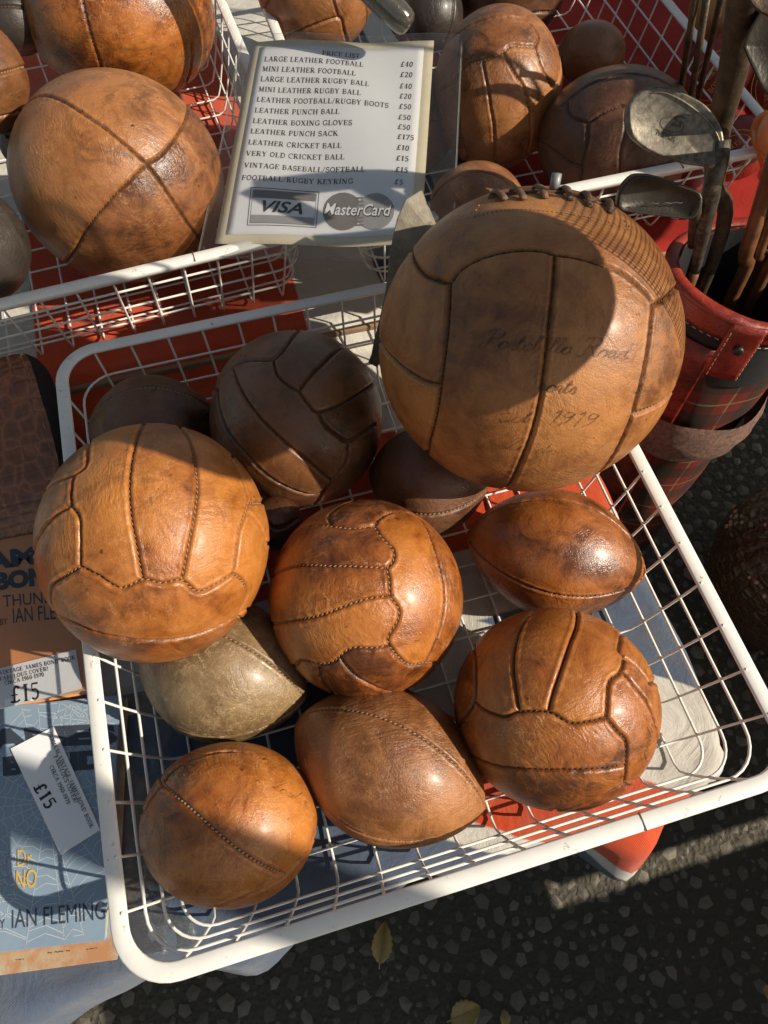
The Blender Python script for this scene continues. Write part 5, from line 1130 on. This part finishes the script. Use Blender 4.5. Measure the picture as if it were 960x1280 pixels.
# ------------------------------------------------------------------ crocodile handbag at the left edge
rows = [((-75, 462), (30, 441), -.022), ((-75, 480), (38, 452), -.022), ((-75, 520), (52, 498), -.030), ((-75, 560), (66, 545), -.042), ((-75, 600), (75, 590), -.055), ((-75, 640), (72, 625), -.072), ((-75, 665), (60, 650), -.088), ((-75, 690), (48, 668), -.102)]
Lp = catmull([at(*a, z) for a, b, z in rows], .008); Rp = catmull([at(*b, z) for a, b, z in rows], .008); m = min(len(Lp), len(Rp))
Lp = np.array([Lp[int(i * (len(Lp) - 1) / (m - 1))] for i in range(m)]); Rp = np.array([Rp[int(i * (len(Rp) - 1) / (m - 1))] for i in range(m)])
c0 = np.array([-.40, .25, -.134]); e = empty('crocodile_handbag', tuple(c0), 'brown crocodile leather handbag flap at the left edge, above the orange paperback', 'handbag')
K = 70; mm = 150; V = []; F = []
for j in range(mm):
    s = j / (mm - 1) * (m - 1); a_, b_ = Lp[int(s)] + (Lp[min(m - 1, int(s) + 1)] - Lp[int(s)]) * (s % 1), Rp[int(s)] + (Rp[min(m - 1, int(s) + 1)] - Rp[int(s)]) * (s % 1)
    for i in range(K):
        t = i / (K - 1); p = a_ * (1 - t) + b_ * t; x = t * .16 + .004 * math.sin(j * .11); y = j / mm
        cy = (j / mm) ** 1.25 * 13; fy = abs((cy + .15 * math.sin(x * 60)) % 1 - .5); rowi = int(cy + .15 * math.sin(x * 60)); fx = abs((x * (40 + 3 * rowi) + .37 * rowi) % 1 - .5)
        h = .0015 * (min(1, (.5 - fy) * 7) * min(1, (.5 - fx) * 7)); p = p + np.array([0, -.35, .94]) * h; V.append(p - c0)
        if i < K - 1 and j < mm - 1: a = j * K + i; F.append((a, a + K, a + K + 1, a + 1))
mesh_obj('flap', V, F, M['croc'], e)
# thickness of the bag: edge skirt and dark mouth
V = []; F = []; off = np.array([.016, .010, -.012])
for p in Rp[:int(m * .72)]:
    k = len(V) // 3; w_ = math.sin(math.pi * min(1, k / (m * .72))) ** .5; V += [p - c0, p + off * w_ * .9 - c0 + [0, 0, -.006], p - c0 + [-.01, 0, -.035]]
n_ = len(V) // 3; F = [(3 * i, 3 * i + 1, 3 * i + 4, 3 * i + 3) for i in range(n_ - 1)] + [(3 * i + 1, 3 * i + 2, 3 * i + 5, 3 * i + 4) for i in range(n_ - 1)]
mesh_obj('lining', V, F, M['lining'], e)
V = []; F = []
for a_, b_ in zip(Lp, Rp):
    for p in (a_, b_): V += [p - c0 - [0, 0, .004], np.array([p[0], p[1], -.133]) - c0]
n_ = len(V) // 4
for i in range(n_ - 1): o = 4 * i; F += [(o, o + 4, o + 5, o + 1), (o + 2, o + 3, o + 7, o + 6)]
F += [(0, 1, 3, 2), (4 * n_ - 4, 4 * n_ - 2, 4 * n_ - 1, 4 * n_ - 3)]
mesh_obj('body', V, F, M['croc'], e, smooth=False)
B = MB()
for i in range(2, m - 4, 1):
    a = Rp[i] + (Lp[i] - Rp[i]) * .05 + [0, 0, .0012]; V, F = tube([a - c0, a + (Rp[i + 1] - Rp[i]) * .5 - c0], .0005, 5); B.add(V, F)
B.build('stitching', M['thread_tan'], e)

# ------------------------------------------------------------------ round crocodile bag on the ground at the right edge
c = at(1012, 712, -.60); R0 = .165; zb = Z0 + .001; e = empty('round_crocodile_bag', (c[0], c[1], zb), 'round dark crocodile skin bag on the tarmac at the right edge', 'bag')
V = []; F = []; NA, NZ = 160, 80
for j in range(NZ + 1):
    ph = -math.pi / 2 + math.pi * j / NZ
    for i in range(NA):
        th = 2 * math.pi * i / NA; u, v_ = th * 26 / 6.2832 * 1.0, ph * 7
        fu, fv = abs(u % 1 - .5), abs((v_ + .5) % 1 - .5); h = .004 * min(1, (.5 - fu) * 5) * min(1, (.5 - fv) * 5)
        r = R0 + h; V.append((r * math.cos(ph) ** .8 * math.cos(th), r * math.cos(ph) ** .8 * math.sin(th) * 1.0, .15 + (.15 + h) * math.sin(ph)))
        if j < NZ: F.append((j * NA + i, j * NA + (i + 1) % NA, (j + 1) * NA + (i + 1) % NA, (j + 1) * NA + i))
mesh_obj('shell', V, F, M['croc_dark'], e)
B = MB(); bm = bmesh.new(); bmesh.ops.create_icosphere(bm, subdivisions=2, radius=1); sv = [v.co[:] for v in bm.verts]; sf = [tuple(v.index for v in f.verts) for f in bm.faces]; bm.free()
fz = on_plane((c[0], c[1], -.52), (0, 0, 1))
for px, py in ((920, 628), (918, 634), (920, 640), (921, 646), (915, 646), (914, 653), (928, 646), (928, 654), (921, 655), (914, 656), (909, 658), (941, 654), (949, 655), (957, 657), (938, 722), (946, 728), (953, 735), (956, 745)):
    q = ray(px, py); P_ = CAM.copy()
    # march to the shell
    for t in np.arange(1.0, 1.8, .004):
        P_ = CAM + q * t; l = P_ - np.array([c[0], c[1], zb + .15])
        if (l[0] ** 2 + l[1] ** 2) / (R0 + .004) ** 2 + l[2] ** 2 / .154 ** 2 < 1: break
    else: continue
    B.add([tuple(np.array(s) * .0045 + P_ - [c[0], c[1], zb]) for s in sv], sf)
B.build('beads', simple('pink_beads', (.62, .34, .24), .35, scale=100), e, smooth=True)

# ------------------------------------------------------------------ boxing gloves behind the right basket
def glove(px, py, z, size, rot, mat, label, ring=True):
    c = at(px, py, z); zb = -.097; e = empty('boxing_glove', (c[0], c[1], zb), label, 'boxing glove', 'boxing gloves behind the back right basket'); base = c - [c[0], c[1], zb] * np.array([1, 1, 1])
    vw = (CAM - c) / np.linalg.norm(CAM - c); up = np.array([0, 0, 1.]) - vw * vw[2]; up /= np.linalg.norm(up); sd = np.cross(up, vw)
    X = sd * math.cos(rot) + up * math.sin(rot); Y = np.cross(vw, X); Rm = np.stack([X, Y, vw], 1)
    iv_, if_ = ico(4)
    q = iv_.copy(); q[:, 0] *= 1.25; q[:, 1] *= 1 + .18 * q[:, 0]; q[:, 2] *= .8 + .1 * q[:, 0]; q *= 1 + .02 * vnoise(iv_, 5, 6)[:, None]
    mesh_obj('mitt', (q * size) @ Rm.T + base, if_, M[mat], e)
    q = iv_ * [.62, .30, .34]; a = .5; q = np.stack([q[:, 0] * math.cos(a) - q[:, 1] * math.sin(a) + .1, q[:, 0] * math.sin(a) + q[:, 1] * math.cos(a) + .98, q[:, 2] + .15], 1); mesh_obj('thumb', (q * size) @ Rm.T + base, if_, M[mat], e)
    V, F = tube([base + Rm @ np.array([-1.0 * size, 0, 0]), base + Rm @ np.array([-1.5 * size, 0, 0]), base + Rm @ np.array([-1.9 * size, 0, 0])], [size * .68, size * .70, size * .78], 24); mesh_obj('cuff', V, F, M[mat], e)
    if ring:
        for s, w_ in ((.62, .0011), (.50, .0006)):
            V, F = tube([base + Rm @ (size * np.array([s * 1.3 * math.cos(t), s * math.sin(t), .80 * math.sqrt(max(0, 1 - s * s)) * 1.0 + .035])) for t in np.linspace(0, 2 * math.pi, 48)], w_, 5, cap=False); mesh_obj('emblem_ring', V, F, M['gold'], e)
        for k, tx in enumerate(('SPORTS', 'BOXING')):
            Vt, Ft, W = serif(tx, 1.3); VV = []
            for x, y in Vt:
                u, v_ = (x / W - .5) * .7, (y - .5) * .16 + (.17 if k == 0 else -.14); VV.append(base + Rm @ (size * np.array([u, v_, .8 * math.sqrt(max(0, 1 - (u / 1.25) ** 2 - v_ * v_)) + .05])))
            mesh_obj('emblem', VV, Ft, M['gold'], e, smooth=False)
glove(893, 98, -.02, .046, 1.2, 'red_leather', 'red boxing glove with a gold oval print, nearest the thick rusty club neck')
glove(916, 190, -.05, .040, .9, 'red_leather', 'red boxing glove with a gold print, seen through the corner of the back right basket')
glove(968, 108, -.02, .048, 2.0, 'red_leather', 'red boxing glove cut by the right edge of the photo'); glove(898, 8, .03, .042, -.9, 'dusty', 'pale tan boxing glove at the top edge, between the shafts', False)
glove(1010, 20, -.0, .05, .5, 'black', 'black boxing glove outside the right edge of the photo', False)

# ------------------------------------------------------------------ fallen leaves on the tarmac
def leaf(px, py, L, W_, ang, label, curl=.35):
    c = at(px, py, Z0 + .012); V = []; F = []; n_ = 18; m_ = 9
    for i in range(n_ + 1):
        t = i / n_; w_ = W_ * (math.sin(math.pi * t ** .85) ** .8) * (1 + .09 * math.sin(i * 2.3))
        for j in range(m_): s = -1 + 2 * j / (m_ - 1); x = (t - .5) * L; y = s * w_; V.append((x * math.cos(ang) - y * math.sin(ang), x * math.sin(ang) + y * math.cos(ang), curl * abs(s) * w_ + .006 * math.sin(3 * t) + .0012 * math.cos(s * 14 - t * 20)))
        if i < n_: F += [(i * m_ + j, i * m_ + j + 1, (i + 1) * m_ + j + 1, (i + 1) * m_ + j) for j in range(m_ - 1)]
    e = empty('fallen_leaf', (c[0], c[1], Z0 + .010), label, 'leaf', 'fallen leaves on the tarmac'); o = mesh_obj('blade', V, F, M['leaf'], e); o.modifiers.new('th', 'SOLIDIFY').thickness = .0006
    V, F = tube([(math.cos(ang) * x, math.sin(ang) * x, .0018 + .006 * math.sin(3 * (x / L + .5))) for x in np.linspace(-L * .62, L * .45, 14)], np.linspace(.0010, .0004, 14), 6); mesh_obj('stem', V, F, M['leaf'], e)
leaf(478, 1178, .060, .0165, math.radians(66), 'folded yellow leaf on the tarmac, below the middle of the basket edge', .9)
leaf(582, 1267, .050, .020, math.radians(5), 'ragged yellow leaf at the bottom edge of the photo'); leaf(631, 1272, .022, .008, math.radians(80), 'tiny yellow leaf scrap beside the ragged leaf')

# ------------------------------------------------------------------ things added out of view to cast shade
pe_ = empty('shade_frame', (1.0, -.1, Z0), 'timber frame added out of view to hold the hung shade casters', 'awning frame')  # frame added only to carry the hung shade casters
MB().box((0, 0, 2.30), (.05, 1.9, .05)).build('beam', M['wood'], pe_); MB().box((-.56, 0.0, 2.30), (1.10, .04, .04)).build('crossbar', M['wood'], pe_)
for sy in (-.92, .92): MB().box((.0, sy, 1.13), (.05, .05, 2.26)).build('post', M['wood'], pe_)
hb = np.array([.08 * .54, .08 * .8416, 0]) + .208 * np.array([-.4883, .3133, .8145]) + .66 * SUN; sm = []
for q in range(6):
    a = math.pi * q / 3; sm.append(np.array([(math.sin(t) * math.cos(a), math.sin(t) * math.sin(a), math.cos(t)) for t in np.arange(.06, 3.08, .01)]))
hr, _ = build_ball('shade_ball', hb, sphere_shape(.126), 'brown', sm, 'leather punch ball added out of view to shade the largest ball', 'punch ball', None, sub=5, rounds=1, R=.126)  # unseen ball added for the round shade on the largest ball
V, F = tube([(0, 0, .250), (0, 0, 2.28 + Z0 - hb[2] + .126)], .004, 8); mesh_obj('rope', V, F, M['thread_tan'], hr)
# bag shapes added out of view, hung to shade the back right basket
E1 = np.array([.54, .8416, 0]); E1 /= np.linalg.norm(E1); E2 = np.cross(SUN, E1); E2 = E2 if E2[2] > 0 else -E2
for a_, b_, dd, hl, rr_, lb in ((.79, -.105, .80, .26, .118, 'thick leather bag shape added out of view, shading the back right basket'), (1.11, -.19, .86, .20, .125, 'second leather bag shape added out of view behind the first, shading the red cloth')):
    c = E1 * a_ + E2 * b_ + SUN * dd; e = empty('shade_bag', tuple(c - [0, 0, rr_]), lb, 'bag')
    L_ = np.linspace(-1, 1, 21); V, F = tube([E1 * t * hl + [0, 0, rr_] for t in L_], [rr_ * max(.02, 1 - abs(t) ** 6) ** .5 for t in L_], 28); mesh_obj('body', V, F, M['brown'], e)
    for s in (-.6 * hl, .6 * hl):
        q = E1 * s + [0, 0, rr_]; V, F = tube([q + [0, 0, rr_ * .9], q + [0, 0, 1.55 - c[2]]], .004, 8); mesh_obj('rope', V, F, M['thread_tan'], e)
# netting added out of view to cast a lattice shade on the largest ball
c = E1 * .225 + E2 * .06 + SUN * .43; e = empty('shade_net', tuple(c), 'string netting added out of view to cast a lattice shade on the largest ball', 'string bag')
B = MB(); N_ = 33
for k in range(N_):
    u = -1 + 2 * k / (N_ - 1)
    for sg in (0, 1):
        P = []
        for w_ in np.linspace(-1, 1, 12):
            a, b = (u * .055, w_ * .075) if sg else (w_ * .055, u * .075); P.append(E1 * (a + .12 * b) + E2 * (b - .25 * a) + SUN * (.02 * math.cos(a * 20) * math.cos(b * 16) + (.0015 if sg else 0)))
        V, F = tube(P, .00058, 5); B.add(V, F)
B.build('netting', M['thread_tan'], e, True)['kind'] = 'stuff'
V, F = tube([E2 * .078, E2 * .078 + np.array([.02, 0, .3]), E2 * .078 + np.array([.02, 0, 1.10])], .0025, 6); mesh_obj('rope', V, F, M['thread_tan'], e)
